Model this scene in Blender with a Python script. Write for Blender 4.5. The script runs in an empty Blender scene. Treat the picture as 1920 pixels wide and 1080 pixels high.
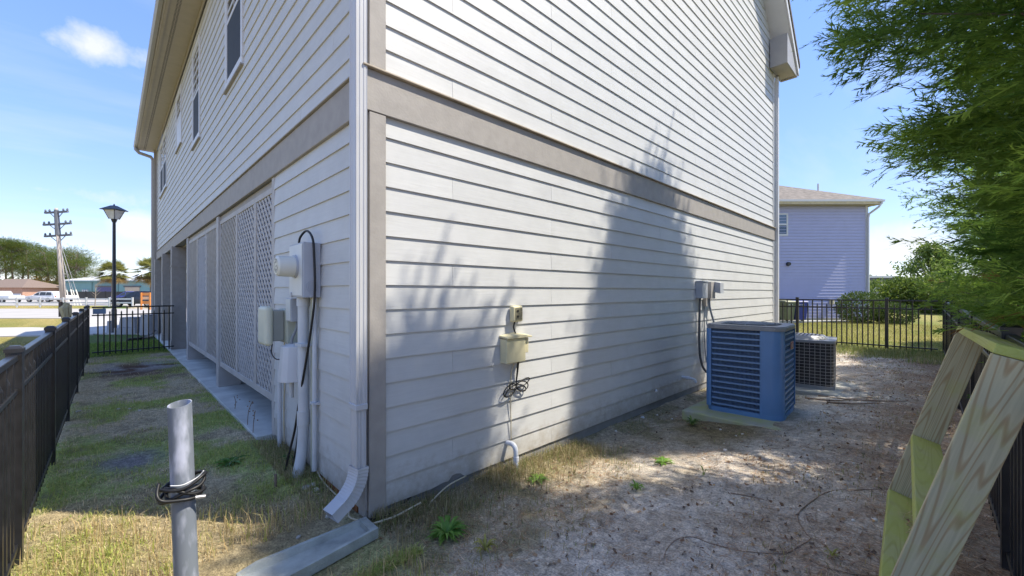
import bpy, bmesh, math, random
import numpy as np
from mathutils import Vector, Matrix
random.seed(7)
RNG = np.random.default_rng(11)
SC = bpy.context.scene
COL = SC.collection
rad = math.radians

# ------------------------------------------------------------------ camera, sky, sun, exposure
FPX, HX, HY = 773.0, 960.0, 548.0            # focal length and horizon in photograph pixels
YAW = rad(45.8)
FW = (math.cos(YAW), math.sin(YAW))
RT = (math.sin(YAW), -math.cos(YAW))
CAM = (-1.2956, -2.7852, 1.60)
cd = bpy.data.cameras.new("camera")
cam = bpy.data.objects.new("camera", cd)
COL.objects.link(cam)
cam.location = CAM
cam.rotation_euler = (rad(90), 0, YAW - rad(90))
cd.sensor_width = 36.0
cd.lens = 36.0 * FPX / 1920.0
cd.shift_y = (HY - 540.0) / 1920.0
cd.clip_start = 0.05
cd.clip_end = 3000
SC.camera = cam

SUN_H = Vector((0.65, -0.76)).normalized()   # horizontal direction towards the sun
SUN_EL = rad(57)
sun_az = math.atan2(SUN_H.x, SUN_H.y)        # clockwise from +Y
w = bpy.data.worlds.new("World")
SC.world = w
w.use_nodes = True
nt = w.node_tree
nt.nodes.clear()
N = nt.nodes.new
L = nt.links.new
out = N("ShaderNodeOutputWorld")
bg = N("ShaderNodeBackground")
bg.inputs["Strength"].default_value = 0.138
sky = N("ShaderNodeTexSky")
sky.sky_type = 'NISHITA'
sky.sun_disc = False
sky.sun_elevation = SUN_EL
sky.sun_rotation = sun_az
sky.air_density = 1.0
sky.dust_density = 0.1
sky.ozone_density = 2.2
sky.altitude = 0
tc = N("ShaderNodeTexCoord")
sep = N("ShaderNodeSeparateXYZ")
L(tc.outputs["Generated"], sep.inputs[0])
# thin high cloud: noise on the plane the view ray meets
mz = N("ShaderNodeMath"); mz.operation = 'ADD'; mz.inputs[1].default_value = 0.13
L(sep.outputs["Z"], mz.inputs[0])
mzc = N("ShaderNodeMath"); mzc.operation = 'MAXIMUM'; mzc.inputs[1].default_value = 0.05
L(mz.outputs[0], mzc.inputs[0])
dv = N("ShaderNodeVectorMath"); dv.operation = 'DIVIDE'
cmb = N("ShaderNodeCombineXYZ")
for i in range(3):
    L(mzc.outputs[0], cmb.inputs[i])
L(tc.outputs["Generated"], dv.inputs[0]); L(cmb.outputs[0], dv.inputs[1])
mp = N("ShaderNodeMapping")
mp.inputs["Rotation"].default_value = (0, 0, rad(40))
mp.inputs["Scale"].default_value = (0.5, 1.5, 0.3)
mp.inputs["Location"].default_value = (2.3, 0.7, 0)
L(dv.outputs[0], mp.inputs["Vector"])
nz = N("ShaderNodeTexNoise")
nz.inputs["Scale"].default_value = 1.1
nz.inputs["Detail"].default_value = 6
nz.inputs["Roughness"].default_value = 0.55
L(mp.outputs[0], nz.inputs["Vector"])
rmp = N("ShaderNodeValToRGB")
rmp.color_ramp.elements[0].position = 0.45; rmp.color_ramp.elements[0].color = (0, 0, 0, 1)
rmp.color_ramp.elements[1].position = 0.80; rmp.color_ramp.elements[1].color = (.5, .5, .5, 1)
L(nz.outputs["Fac"], rmp.inputs[0])
# a few cumulus banks low in the sky
nz2 = N("ShaderNodeTexNoise")
nz2.inputs["Scale"].default_value = 7.0
nz2.inputs["Detail"].default_value = 7
nz2.inputs["Roughness"].default_value = 0.6
L(tc.outputs["Generated"], nz2.inputs["Vector"])
banks = []
def dirpx(px, py):
    s = (px - HX) / FPX; u = (HY - py) / FPX
    return Vector((FW[0] + s * RT[0], FW[1] + s * RT[1], u)).normalized()
prev = None
for d, radius, amp in ((dirpx(1690, 465), .15, 1.0), (dirpx(262, 428), .085, 1.0), (dirpx(165, 85), .30, .40), (dirpx(60, 352), .24, .5)):
    vs = N("ShaderNodeVectorMath"); vs.operation = 'SUBTRACT'; vs.inputs[1].default_value = d
    L(tc.outputs["Generated"], vs.inputs[0])
    sc3 = N("ShaderNodeVectorMath"); sc3.operation = 'MULTIPLY'; sc3.inputs[1].default_value = (1, 1, 1.9 if amp == 1.0 else 7.0)
    L(vs.outputs[0], sc3.inputs[0])
    ln = N("ShaderNodeVectorMath"); ln.operation = 'LENGTH'
    L(sc3.outputs[0], ln.inputs[0])
    mr = N("ShaderNodeMapRange")
    mr.inputs["From Min"].default_value = radius; mr.inputs["From Max"].default_value = 0.0
    mr.inputs["To Min"].default_value = 0.0; mr.inputs["To Max"].default_value = amp
    L(ln.outputs["Value"], mr.inputs["Value"])
    if prev is None:
        prev = mr.outputs[0]
    else:
        mx = N("ShaderNodeMath"); mx.operation = 'MAXIMUM'
        L(prev, mx.inputs[0]); L(mr.outputs[0], mx.inputs[1]); prev = mx.outputs[0]
add = N("ShaderNodeMath"); add.operation = 'MULTIPLY_ADD'
L(prev, add.inputs[0]); add.inputs[1].default_value = 0.62
L(nz2.outputs["Fac"], add.inputs[2])
rmp2 = N("ShaderNodeValToRGB")
rmp2.color_ramp.elements[0].position = 0.70; rmp2.color_ramp.elements[0].color = (0, 0, 0, 1)
rmp2.color_ramp.elements[1].position = 0.92; rmp2.color_ramp.elements[1].color = (.9, .9, .9, 1)
L(add.outputs[0], rmp2.inputs[0])
mxc = N("ShaderNodeMath"); mxc.operation = 'MAXIMUM'
L(rmp.outputs["Color"], mxc.inputs[0]); L(rmp2.outputs["Color"], mxc.inputs[1])
mix = N("ShaderNodeMix"); mix.data_type = 'RGBA'
L(mxc.outputs[0], mix.inputs["Factor"])
sat = N("ShaderNodeHueSaturation"); sat.inputs["Saturation"].default_value = 1.6; sat.inputs["Hue"].default_value = 0.508
tnt = N("ShaderNodeMix"); tnt.data_type = 'RGBA'; tnt.blend_type = 'MULTIPLY'; tnt.inputs["Factor"].default_value = 1.0; tnt.inputs["B"].default_value = (.93, .945, 1.16, 1)
gam = N("ShaderNodeGamma"); gam.inputs["Gamma"].default_value = 0.5      # softer step from zenith to horizon, as in the photograph
L(sky.outputs[0], gam.inputs["Color"]); L(gam.outputs[0], sat.inputs["Color"])
L(sat.outputs[0], tnt.inputs["A"]); L(tnt.outputs["Result"], mix.inputs["A"])
mix.inputs["B"].default_value = (1.95, 2.0, 2.05, 1)
L(mix.outputs["Result"], bg.inputs["Color"])
L(bg.outputs[0], out.inputs[0])

sl = bpy.data.lights.new("sun", 'SUN')
sl.energy = 2.0
sl.angle = rad(0.55)
sl.color = (1.0, .93, .79)
sun = bpy.data.objects.new("sun", sl)
COL.objects.link(sun)
to_sun = Vector((SUN_H.x * math.cos(SUN_EL), SUN_H.y * math.cos(SUN_EL), math.sin(SUN_EL)))
sun.rotation_euler = to_sun.to_track_quat('Z', 'Y').to_euler()
sun.location = (6, -12, 20)
vs_ = SC.view_settings
vs_.view_transform = 'Standard'
vs_.look = 'None'
vs_.gamma = 1.0
vs_.use_curve_mapping = False
vs_.exposure = 1.92
SC.cycles.max_bounces = 8
SC.cycles.transparent_max_bounces = 8

# ------------------------------------------------------------------ pixel to world helpers
def ray(px, py):
    s = (px - HX) / FPX; u = (HY - py) / FPX
    return Vector((FW[0] + s * RT[0], FW[1] + s * RT[1], u))
def at(px, py, t):
    return Vector(CAM) + ray(px, py) * t
def gnd(px, py, z=0.0):
    d = ray(px, py)
    return Vector(CAM) + d * ((z - CAM[2]) / d.z)
def wall_l(px, py, x=0.0):
    d = ray(px, py)
    return Vector(CAM) + d * ((x - CAM[0]) / d.x)
def wall_r(px, py, y=0.0):
    d = ray(px, py)
    return Vector(CAM) + d * ((y - CAM[1]) / d.y)
def fr(t, l, z=0.0):
    return Vector((CAM[0] + t * FW[0] + l * RT[0], CAM[1] + t * FW[1] + l * RT[1], z))

# ------------------------------------------------------------------ numpy noise
def vnoise(x, y, scale, seed=0, oct=4):
    x = np.asarray(x, float) * scale + 137.3 + seed * 17.13
    y = np.asarray(y, float) * scale + 71.7 + seed * 9.37
    tot = np.zeros(np.broadcast(x, y).shape); amp = 1.0; nrm = 0
    for o in range(oct):
        xi = np.floor(x).astype(np.int64); yi = np.floor(y).astype(np.int64)
        fx = x - xi; fy = y - yi
        fx = fx * fx * (3 - 2 * fx); fy = fy * fy * (3 - 2 * fy)
        def h(a, b):
            n = (a * 374761393 + b * 668265263 + seed * 1442695041) & 0x7fffffff
            n = ((n ^ (n >> 13)) * 1274126177) & 0x7fffffff
            return ((n ^ (n >> 16)) & 0xffff) / 65535.0
        tot += amp * ((h(xi, yi) * (1 - fx) + h(xi + 1, yi) * fx) * (1 - fy) + (h(xi, yi + 1) * (1 - fx) + h(xi + 1, yi + 1) * fx) * fy)
        nrm += amp; amp *= .5; x = x * 2.03 + 5.1; y = y * 2.03 + 3.3
    return tot / nrm
def sst(a, b, v):
    t = np.clip((v - a) / (b - a), 0, 1)
    return t * t * (3 - 2 * t)
def ground_z(x, y, micro=True):
    x = np.asarray(x, float); y = np.asarray(y, float)
    z = .18 * sst(0.2, 2.7, -y) * sst(-1.6, 1.2, x)
    z = np.maximum(z, .18 * sst(9.5, 12.0, x) * sst(4, 0, y))
    z = z - .05 * sst(.9, 2.0, x) * sst(-.9, -.1, y) * sst(8.5, 6.0, x)
    near = np.exp(-((x - 2) ** 2 + (y - 1) ** 2) / 300.0)
    if micro:
        z = z + near * (.045 * (vnoise(x, y, 1.1, 3, 3) - .5) + .03 * (vnoise(x, y, 5.5, 5, 2) - .5))
    inside = sst(-.25, 0.05, x) * sst(1.9, 2.4, y) * sst(11, 10.3, x) * sst(19.5, 18.6, y)
    z = z * (1 - inside) + (-.06) * inside
    core = ((x > .06) & (x < 10.3) & (y > .06) & (y < 2.5))
    return np.where(core, -.1, z)
def gz(x, y):
    return float(ground_z(np.array([x]), np.array([y]))[0])

# ------------------------------------------------------------------ materials
MATS = {}
def new_mat(name):
    m = bpy.data.materials.new(name); m.use_nodes = True
    t = m.node_tree
    b = t.nodes["Principled BSDF"]
    MATS[name] = m
    return m, t, b
def mat(name, col, rough=.6, metal=0.0, var=.12, scale=6.0, bump=.0, bscale=40.0, stretch=(1, 1, 1), spec=.4, var2=None, per_obj=.0, detail=5, coord='Object', ramp=(.3, .7)):
    """plain procedural surface: two tones of one colour from noise, fine relief, a little difference between objects"""
    m, t, b = new_mat(name)
    n = t.nodes.new; l = t.links.new
    co = n("ShaderNodeTexCoord"); mpn = n("ShaderNodeMapping"); mpn.inputs["Scale"].default_value = stretch
    l(co.outputs[coord], mpn.inputs[0])
    oi = n("ShaderNodeObjectInfo")
    va = n("ShaderNodeVectorMath"); va.operation = 'MULTIPLY_ADD'
    l(oi.outputs["Random"], va.inputs[0]); va.inputs[1].default_value = (7.1, 3.3, 5.7); l(mpn.outputs[0], va.inputs[2])
    no = n("ShaderNodeTexNoise"); no.inputs["Scale"].default_value = scale; no.inputs["Detail"].default_value = detail
    l(va.outputs[0], no.inputs["Vector"])
    rp = n("ShaderNodeValToRGB")
    c0 = [max(0, c * (1 - var)) for c in col]; c1 = [c * (1 + var) for c in col]
    if var2: c1 = var2
    rp.color_ramp.elements[0].position = ramp[0]; rp.color_ramp.elements[0].color = (*c0, 1)
    rp.color_ramp.elements[1].position = ramp[1]; rp.color_ramp.elements[1].color = (*c1, 1)
    l(no.outputs["Fac"], rp.inputs[0])
    last = rp.outputs["Color"]
    if per_obj > 0:
        hs = n("ShaderNodeHueSaturation")
        mr = n("ShaderNodeMapRange"); mr.inputs["To Min"].default_value = 1 - per_obj; mr.inputs["To Max"].default_value = 1 + per_obj
        l(oi.outputs["Random"], mr.inputs["Value"]); l(mr.outputs[0], hs.inputs["Value"]); l(last, hs.inputs["Color"]); last = hs.outputs[0]
    l(last, b.inputs["Base Color"])
    b.inputs["Roughness"].default_value = rough; b.inputs["Metallic"].default_value = metal
    b.inputs["Specular IOR Level"].default_value = spec
    if bump > 0:
        nb = n("ShaderNodeTexNoise"); nb.inputs["Scale"].default_value = bscale; nb.inputs["Detail"].default_value = 4
        l(va.outputs[0], nb.inputs["Vector"])
        bp = n("ShaderNodeBump"); bp.inputs["Strength"].default_value = bump; bp.inputs["Distance"].default_value = .01
        l(nb.outputs["Fac"], bp.inputs["Height"]); l(bp.outputs[0], b.inputs["Normal"])
    return m
def siding_mat(name, col, dirt=.10):
    m, t, b = new_mat(name)
    n = t.nodes.new; l = t.links.new
    co = n("ShaderNodeTexCoord"); oi = n("ShaderNodeObjectInfo")
    va = n("ShaderNodeVectorMath"); va.operation = 'MULTIPLY_ADD'
    l(oi.outputs["Random"], va.inputs[0]); va.inputs[1].default_value = (37.1, 3.3, 15.7); l(co.outputs["Object"], va.inputs[2])
    mp1 = n("ShaderNodeMapping"); mp1.inputs["Scale"].default_value = (2.2, 1, 42); l(va.outputs[0], mp1.inputs[0])
    g = n("ShaderNodeTexNoise"); g.inputs["Scale"].default_value = 1.6; g.inputs["Detail"].default_value = 5; g.inputs["Distortion"].default_value = .8
    l(mp1.outputs[0], g.inputs["Vector"])
    d = n("ShaderNodeTexNoise"); d.inputs["Scale"].default_value = 2.6; d.inputs["Detail"].default_value = 7; d.inputs["Roughness"].default_value = .65
    l(va.outputs[0], d.inputs["Vector"])
    rp = n("ShaderNodeValToRGB")
    rp.color_ramp.elements[0].position = .28; rp.color_ramp.elements[0].color = (*[c * (1 - dirt) for c in col], 1)
    rp.color_ramp.elements[1].position = .62; rp.color_ramp.elements[1].color = (*col, 1)
    l(d.outputs["Fac"], rp.inputs[0])
    gr = n("ShaderNodeMix"); gr.data_type = 'RGBA'; gr.blend_type = 'MULTIPLY'; gr.inputs["Factor"].default_value = .16
    l(rp.outputs[0], gr.inputs["A"]); l(g.outputs["Fac"], gr.inputs["B"])
    hs = n("ShaderNodeHueSaturation"); mr = n("ShaderNodeMapRange"); mr.inputs["To Min"].default_value = .975; mr.inputs["To Max"].default_value = 1.03
    l(oi.outputs["Random"], mr.inputs["Value"]); l(mr.outputs[0], hs.inputs["Value"]); l(gr.outputs["Result"], hs.inputs["Color"])
    ge = n("ShaderNodeNewGeometry"); sx = n("ShaderNodeSeparateXYZ"); l(ge.outputs["Position"], sx.inputs[0])
    sn_ = n("ShaderNodeTexNoise"); sn_.inputs["Scale"].default_value = 9; sn_.inputs["Detail"].default_value = 9; sn_.inputs["Roughness"].default_value = .75; l(ge.outputs["Position"], sn_.inputs["Vector"])
    zr = n("ShaderNodeMapRange"); zr.inputs["From Min"].default_value = .05; zr.inputs["From Max"].default_value = .55; zr.inputs["To Min"].default_value = .42; zr.inputs["To Max"].default_value = -.25; l(sx.outputs["Z"], zr.inputs["Value"])
    ad = n("ShaderNodeMath"); ad.operation = 'ADD'; l(sn_.outputs["Fac"], ad.inputs[0]); l(zr.outputs[0], ad.inputs[1])
    r3 = n("ShaderNodeValToRGB"); r3.color_ramp.elements[0].position = .58; r3.color_ramp.elements[0].color = (0, 0, 0, 1); r3.color_ramp.elements[1].position = 1.05; r3.color_ramp.elements[1].color = (.7, .7, .7, 1); l(ad.outputs[0], r3.inputs[0])
    ms_ = n("ShaderNodeMix"); ms_.data_type = 'RGBA'; l(r3.outputs[0], ms_.inputs["Factor"]); l(hs.outputs[0], ms_.inputs["A"]); ms_.inputs["B"].default_value = (.30, .255, .19, 1)
    l(ms_.outputs["Result"], b.inputs["Base Color"])
    b.inputs["Roughness"].default_value = .55; b.inputs["Specular IOR Level"].default_value = .35
    bp = n("ShaderNodeBump"); bp.inputs["Strength"].default_value = .28; bp.inputs["Distance"].default_value = .003
    l(g.outputs["Fac"], bp.inputs["Height"]); l(bp.outputs[0], b.inputs["Normal"])
    return m
def leaf_mat(name, trans=.35, rough=.55, tint=1.0):
    m, t, b = new_mat(name)
    n = t.nodes.new; l = t.links.new
    at_ = n("ShaderNodeAttribute"); at_.attribute_name = "Col"
    l(at_.outputs["Color"], b.inputs["Base Color"])
    b.inputs["Roughness"].default_value = rough; b.inputs["Specular IOR Level"].default_value = .3
    tr = n("ShaderNodeBsdfTranslucent")
    hs = n("ShaderNodeHueSaturation"); hs.inputs["Value"].default_value = 1.6; hs.inputs["Hue"].default_value = .49
    l(at_.outputs["Color"], hs.inputs["Color"]); l(hs.outputs[0], tr.inputs["Color"])
    ms = n("ShaderNodeMixShader"); ms.inputs[0].default_value = trans
    l(b.outputs[0], ms.inputs[1]); l(tr.outputs[0], ms.inputs[2])
    l(ms.outputs[0], t.nodes["Material Output"].inputs[0])
    return m
def wood_mat(name, c0, c1, algae=.35):
    m, t, b = new_mat(name)
    n = t.nodes.new; l = t.links.new
    co = n("ShaderNodeTexCoord"); oi = n("ShaderNodeObjectInfo")
    va = n("ShaderNodeVectorMath"); va.operation = 'MULTIPLY_ADD'
    l(oi.outputs["Random"], va.inputs[0]); va.inputs[1].default_value = (3.1, 1.3, 2.7); l(co.outputs["Object"], va.inputs[2])
    # flat sawn figure: contours of a long soft hill = cathedral grain, closed loops at knots
    mp1 = n("ShaderNodeMapping"); mp1.inputs["Scale"].default_value = (9.0, 9.0, .36); l(va.outputs[0], mp1.inputs[0])
    hill = n("ShaderNodeTexNoise"); hill.inputs["Scale"].default_value = .62; hill.inputs["Detail"].default_value = 1.2; hill.inputs["Distortion"].default_value = .35
    l(mp1.outputs[0], hill.inputs["Vector"])
    mm = n("ShaderNodeMath"); mm.operation = 'MULTIPLY'; mm.inputs[1].default_value = 230.0; l(hill.outputs["Fac"], mm.inputs[0])
    sn = n("ShaderNodeMath"); sn.operation = 'SINE'; l(mm.outputs[0], sn.inputs[0])
    rp = n("ShaderNodeValToRGB")
    rp.color_ramp.elements[0].position = .66; rp.color_ramp.elements[0].color = (*c1, 1)
    rp.color_ramp.elements[1].position = 1.0; rp.color_ramp.elements[1].color = (*c0, 1)
    mr = n("ShaderNodeMapRange"); mr.inputs["From Min"].default_value = -1; mr.inputs["From Max"].default_value = 1
    l(sn.outputs[0], mr.inputs["Value"]); l(mr.outputs[0], rp.inputs[0])
    mp2 = n("ShaderNodeMapping"); mp2.inputs["Scale"].default_value = (90, 90, 3.0); l(va.outputs[0], mp2.inputs[0])
    fg = n("ShaderNodeTexNoise"); fg.inputs["Scale"].default_value = 1.0; fg.inputs["Detail"].default_value = 4; l(mp2.outputs[0], fg.inputs["Vector"])
    mul = n("ShaderNodeMix"); mul.data_type = 'RGBA'; mul.blend_type = 'MULTIPLY'; mul.inputs["Factor"].default_value = .45
    l(rp.outputs[0], mul.inputs["A"]); l(fg.outputs["Fac"], mul.inputs["B"])
    al = n("ShaderNodeTexNoise"); al.inputs["Scale"].default_value = 3.6; al.inputs["Detail"].default_value = 7; al.inputs["Roughness"].default_value = .65; l(va.outputs[0], al.inputs["Vector"])
    ar = n("ShaderNodeValToRGB"); ar.color_ramp.elements[0].position = .62 - algae * .5; ar.color_ramp.elements[1].position = .80 - algae * .35
    l(al.outputs["Fac"], ar.inputs[0])
    am = n("ShaderNodeMath"); am.operation = 'MULTIPLY'; am.inputs[1].default_value = .25 + algae * .75; l(ar.outputs[0], am.inputs[0])
    mx2 = n("ShaderNodeMix"); mx2.data_type = 'RGBA'; l(am.outputs[0], mx2.inputs["Factor"]); l(mul.outputs["Result"], mx2.inputs["A"]); mx2.inputs["B"].default_value = (.42, .46, .09, 1)
    l(mx2.outputs["Result"], b.inputs["Base Color"])
    b.inputs["Roughness"].default_value = .75
    bp = n("ShaderNodeBump"); bp.inputs["Strength"].default_value = .3; bp.inputs["Distance"].default_value = .003
    l(fg.outputs["Fac"], bp.inputs["Height"]); l(bp.outputs[0], b.inputs["Normal"])
    return m

M_SIDE = siding_mat("siding_paint", (.615, .617, .61))
M_TRIM = mat("trim_paint", (.345, .32, .295), .7, var=.08, scale=9, bump=.15, bscale=60, stretch=(1, 1, 1), detail=8)
M_CAP = mat("flashing_metal", (.42, .36, .28), .5, var=.2)
M_SOFF = mat("soffit_paint", (.40, .36, .30), .6, var=.05)
M_FASC = mat("fascia_metal", (.36, .35, .34), .45, var=.05)
M_DOWN = mat("downspout_paint", (.50, .505, .525), .38, var=.04, scale=4)
M_CORE = mat("wall_sheathing", (.25, .25, .25), .8)
M_DARKW = mat("storage_shade_dark", (.09, .08, .07), .9, var=.3)  # dark void behind the lattice: shade put into the partition colour
M_FOUND = mat("foundation_concrete", (.16, .145, .12), .95, var=.5, scale=14, bump=.6, bscale=70)
M_SLAB = mat("slab_concrete", (.56, .57, .53), .9, var=.2, scale=3.5, bump=.25, bscale=60, detail=9)
M_LATT = mat("lattice_paint", (.45, .43, .415), .65, var=.10, scale=5)
M_GLASS = mat("window_glass", (.03, .035, .04), .06, var=.1, spec=.8)
M_SCREEN = mat("window_screen", (.035, .04, .047), .75, var=.1)
M_WHITE = mat("white_vinyl", (.62, .625, .635), .4, var=.03)
M_SHING = mat("roof_shingles", (.12, .11, .10), .95, var=.3, scale=30)
M_BLACK = mat("black_powder_coat", (.018, .018, .020), .32, var=.35, scale=14, spec=.5, bump=.04, bscale=200)
M_GREYMET = mat("grey_steel", (.40, .42, .46), .5, var=.07, scale=5)
M_PVC = mat("painted_conduit", (.56, .58, .60), .5, var=.07, scale=6)
M_PVCW = mat("white_pvc", (.62, .64, .68), .4, var=.05)
M_GREYPVC = mat("grey_pvc", (.22, .245, .285), .45, var=.22, scale=7, detail=8, stretch=(1, 1, .4), ramp=(.35, .65))
M_CABLE = mat("black_cable", (.012, .012, .013), .45)
M_TAN = mat("beige_plastic", (.64, .58, .37), .45, var=.08)
M_GREEN = mat("sage_plastic", (.44, .46, .37), .5, var=.06)
M_CREAM = mat("cream_cable", (.55, .48, .34), .6)
M_MOSS = mat("mossy_concrete", (.54, .53, .46), .95, var=.25, scale=5, bump=.5, bscale=60, var2=(.42, .45, .20), detail=8)
M_CONC = mat("concrete", (.40, .40, .375), .95, var=.15, scale=8, bump=.4, bscale=80)
M_CONCG = mat("splash_concrete", (.37, .385, .35), .95, var=.28, scale=7, bump=.5, bscale=80, detail=8)
M_ASPH = mat("road_surface", (.40, .375, .345), .95, var=.10, scale=.4, bump=.2, bscale=30)
M_WALK = mat("walk_concrete", (.46, .435, .40), .95, var=.08, scale=.5)
M_WOOD = wood_mat("treated_lumber", (.50, .37, .20), (.64, .58, .37), .22)
M_WOODG = wood_mat("mossy_lumber", (.42, .36, .17), (.58, .55, .30), .75)
M_BARK = mat("bark", (.16, .12, .09), .95, var=.4, scale=9, bump=.8, bscale=20, stretch=(3, 3, .6))
M_PALEBARK = mat("grey_bark", (.30, .26, .22), .95, var=.3, scale=6, bump=.8, bscale=20, stretch=(3, 3, .5))
M_LEAF = leaf_mat("foliage", .58)
M_LEAF2 = leaf_mat("broad_foliage", .3, .42)
M_GRASSB = leaf_mat("grass_blades", .35, .6)
M_BLUE = mat("blue_enamel", (.11, .24, .48), .30, var=.08, scale=3, spec=.5)
M_BLUEBAR = mat("blue_louver", (.17, .28, .47), .35, var=.06)
M_COIL = mat("coil_fins", (.02, .035, .085), .5, var=.3, scale=3)
M_ACG = mat("grey_enamel", (.27, .275, .29), .4, var=.08, scale=4)
M_ACD = mat("dark_coil", (.05, .044, .042), .6, var=.4)
M_WIRE = mat("grey_wire", (.36, .34, .33), .45)
M_TREADRUB = mat("rubber", (.02, .02, .02), .8)
M_CHROME = mat("rim_metal", (.45, .45, .46), .3, metal=.8)
M_STONE = mat("pebble", (.52, .49, .44), .85, var=.25, scale=12, per_obj=.25)
M_TWIG = mat("twig_bark", (.27, .19, .13), .9, var=.3, scale=20)

# ------------------------------------------------------------------ mesh builder
OFF = {}
class MB:
    def __init__(s):
        s.v = []; s.f = []
    def add(s, vs, fs):
        b = len(s.v); s.v += [tuple(v) for v in vs]; s.f += [tuple(i + b for i in f) for f in fs]; return s
    def box(s, a, b):
        x0, y0, z0 = a; x1, y1, z1 = b
        return s.add([(x0, y0, z0), (x1, y0, z0), (x1, y1, z0), (x0, y1, z0), (x0, y0, z1), (x1, y0, z1), (x1, y1, z1), (x0, y1, z1)],
                     [(0, 3, 2, 1), (4, 5, 6, 7), (0, 1, 5, 4), (1, 2, 6, 5), (2, 3, 7, 6), (3, 0, 4, 7)])
    def obox(s, c, ax, ay, az):
        c = Vector(c); ax = Vector(ax); ay = Vector(ay); az = Vector(az)
        vs = [c + ax * i + ay * j + az * k for k in (-1, 1) for (i, j) in ((-1, -1), (1, -1), (1, 1), (-1, 1))]
        return s.add(vs, [(0, 3, 2, 1), (4, 5, 6, 7), (0, 1, 5, 4), (1, 2, 6, 5), (2, 3, 7, 6), (3, 0, 4, 7)])
    def beam(s, p, q, wd, th, up=(0, 0, 1)):
        p = Vector(p); q = Vector(q); d = (q - p); l = d.length; d.normalize()
        u = Vector(up); sd = d.cross(u)
        if sd.length < 1e-4: sd = Vector((1, 0, 0))
        sd.normalize(); u = sd.cross(d)
        return s.obox((p + q) / 2, d * l / 2, sd * wd / 2, u * th / 2)
    def tube(s, pts, r, n=8, caps=True):
        pts = [Vector(p) for p in pts]; rs = r if isinstance(r, (list, tuple)) else [r] * len(pts)
        base = len(s.v); prevu = None
        for i, p in enumerate(pts):
            d = (pts[min(i + 1, len(pts) - 1)] - pts[max(i - 1, 0)]).normalized()
            u = prevu if prevu else (Vector((0, 0, 1)) if abs(d.z) < .9 else Vector((1, 0, 0)))
            u = (u - d * u.dot(d)).normalized(); prevu = u; v = d.cross(u)
            for k in range(n):
                a = 2 * math.pi * k / n
                s.v.append(tuple(p + (u * math.cos(a) + v * math.sin(a)) * rs[i]))
        for i in range(len(pts) - 1):
            for k in range(n):
                a = base + i * n + k; b = base + i * n + (k + 1) % n
                s.f.append((a, b, b + n, a + n))
        if caps:
            s.f.append(tuple(base + k for k in reversed(range(n))))
            s.f.append(tuple(base + (len(pts) - 1) * n + k for k in range(n)))
        return s
    def cyl(s, p, q, r0, r1=None, n=16):
        return s.tube([p, q], [r0, r0 if r1 is None else r1], n)
    def prism(s, poly, fn0, fn1):
        n = len(poly)
        vs = [fn0(*p) for p in poly] + [fn1(*p) for p in poly]
        fs = [tuple(range(n - 1, -1, -1)), tuple(range(n, 2 * n))] + [(i, (i + 1) % n, n + (i + 1) % n, n + i) for i in range(n)]
        return s.add(vs, fs)
    def ring(s, outer, inner, z0, z1):
        n = len(outer)
        vs = [(x, y, z0) for x, y in outer] + [(x, y, z1) for x, y in outer] + [(x, y, z0) for x, y in inner] + [(x, y, z1) for x, y in inner]
        fs = []
        for i in range(n):
            j = (i + 1) % n
            fs += [(i, j, n + j, n + i), (2 * n + j, 2 * n + i, 3 * n + i, 3 * n + j), (n + i, n + j, 3 * n + j, 3 * n + i), (j, i, 2 * n + i, 2 * n + j)]
        return s.add(vs, fs)
    def blob(s, c, r, seed=0, n=8, m=6, rough=.25):
        rn = random.Random(seed); c = Vector(c); r = Vector(r) if not isinstance(r, (int, float)) else Vector((r, r, r))
        base = len(s.v)
        for i in range(m + 1):
            th = math.pi * i / m
            for k in range(n):
                ph = 2 * math.pi * k / n; q = 1 + rough * (rn.random() - .5)
                s.v.append((c.x + r.x * q * math.sin(th) * math.cos(ph), c.y + r.y * q * math.sin(th) * math.sin(ph), c.z + r.z * q * math.cos(th)))
        for i in range(m):
            for k in range(n):
                a = base + i * n + k; b = base + i * n + (k + 1) % n
                s.f.append((a, a + n, b + n, b))
        return s
    def build(s, name, m, parent=None, smooth=False, bevel=0.0, local=False, segs=2):
        off = Vector((0, 0, 0)) if local else OFF.get(parent.name if parent else None, Vector((0, 0, 0)))
        me = bpy.data.meshes.new(name)
        vs = s.v if off.length == 0 else [(x - off.x, y - off.y, z - off.z) for x, y, z in s.v]
        me.from_pydata(vs, [], s.f)
        me.update()
        if smooth:
            me.polygons.foreach_set("use_smooth", [True] * len(me.polygons))
            if smooth == 'auto':
                me.set_sharp_from_angle(angle=rad(35))
        me.materials.append(m)
        o = bpy.data.objects.new(name, me)
        COL.objects.link(o)
        if parent: o.parent = parent
        OFF[o.name] = off.copy()
        if bevel > 0:
            bv = o.modifiers.new("bevel", 'BEVEL'); bv.width = bevel; bv.segments = segs; bv.limit_method = 'ANGLE'; bv.angle_limit = rad(40)
            bv.harden_normals = False
        return o
def tag(o, label=None, cat=None, group=None, kind=None):
    if label: o["label"] = label
    if cat: o["category"] = cat
    if group: o["group"] = group
    if kind: o["kind"] = kind
    return o
def thing(name, label, cat, loc=(0, 0, 0), group=None):
    o = bpy.data.objects.new(name, None)
    o.empty_display_size = .1
    COL.objects.link(o); o.location = loc
    OFF[o.name] = Vector(loc)
    return tag(o, label, cat, group)
def inst(name, me, parent, loc, rotz=0.0):
    o = bpy.data.objects.new(name, me); COL.objects.link(o)
    off = OFF[parent.name]; o.parent = parent
    o.location = (loc[0] - off.x, loc[1] - off.y, loc[2] - off.z); o.rotation_euler = (0, 0, rotz)
    return o
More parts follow.
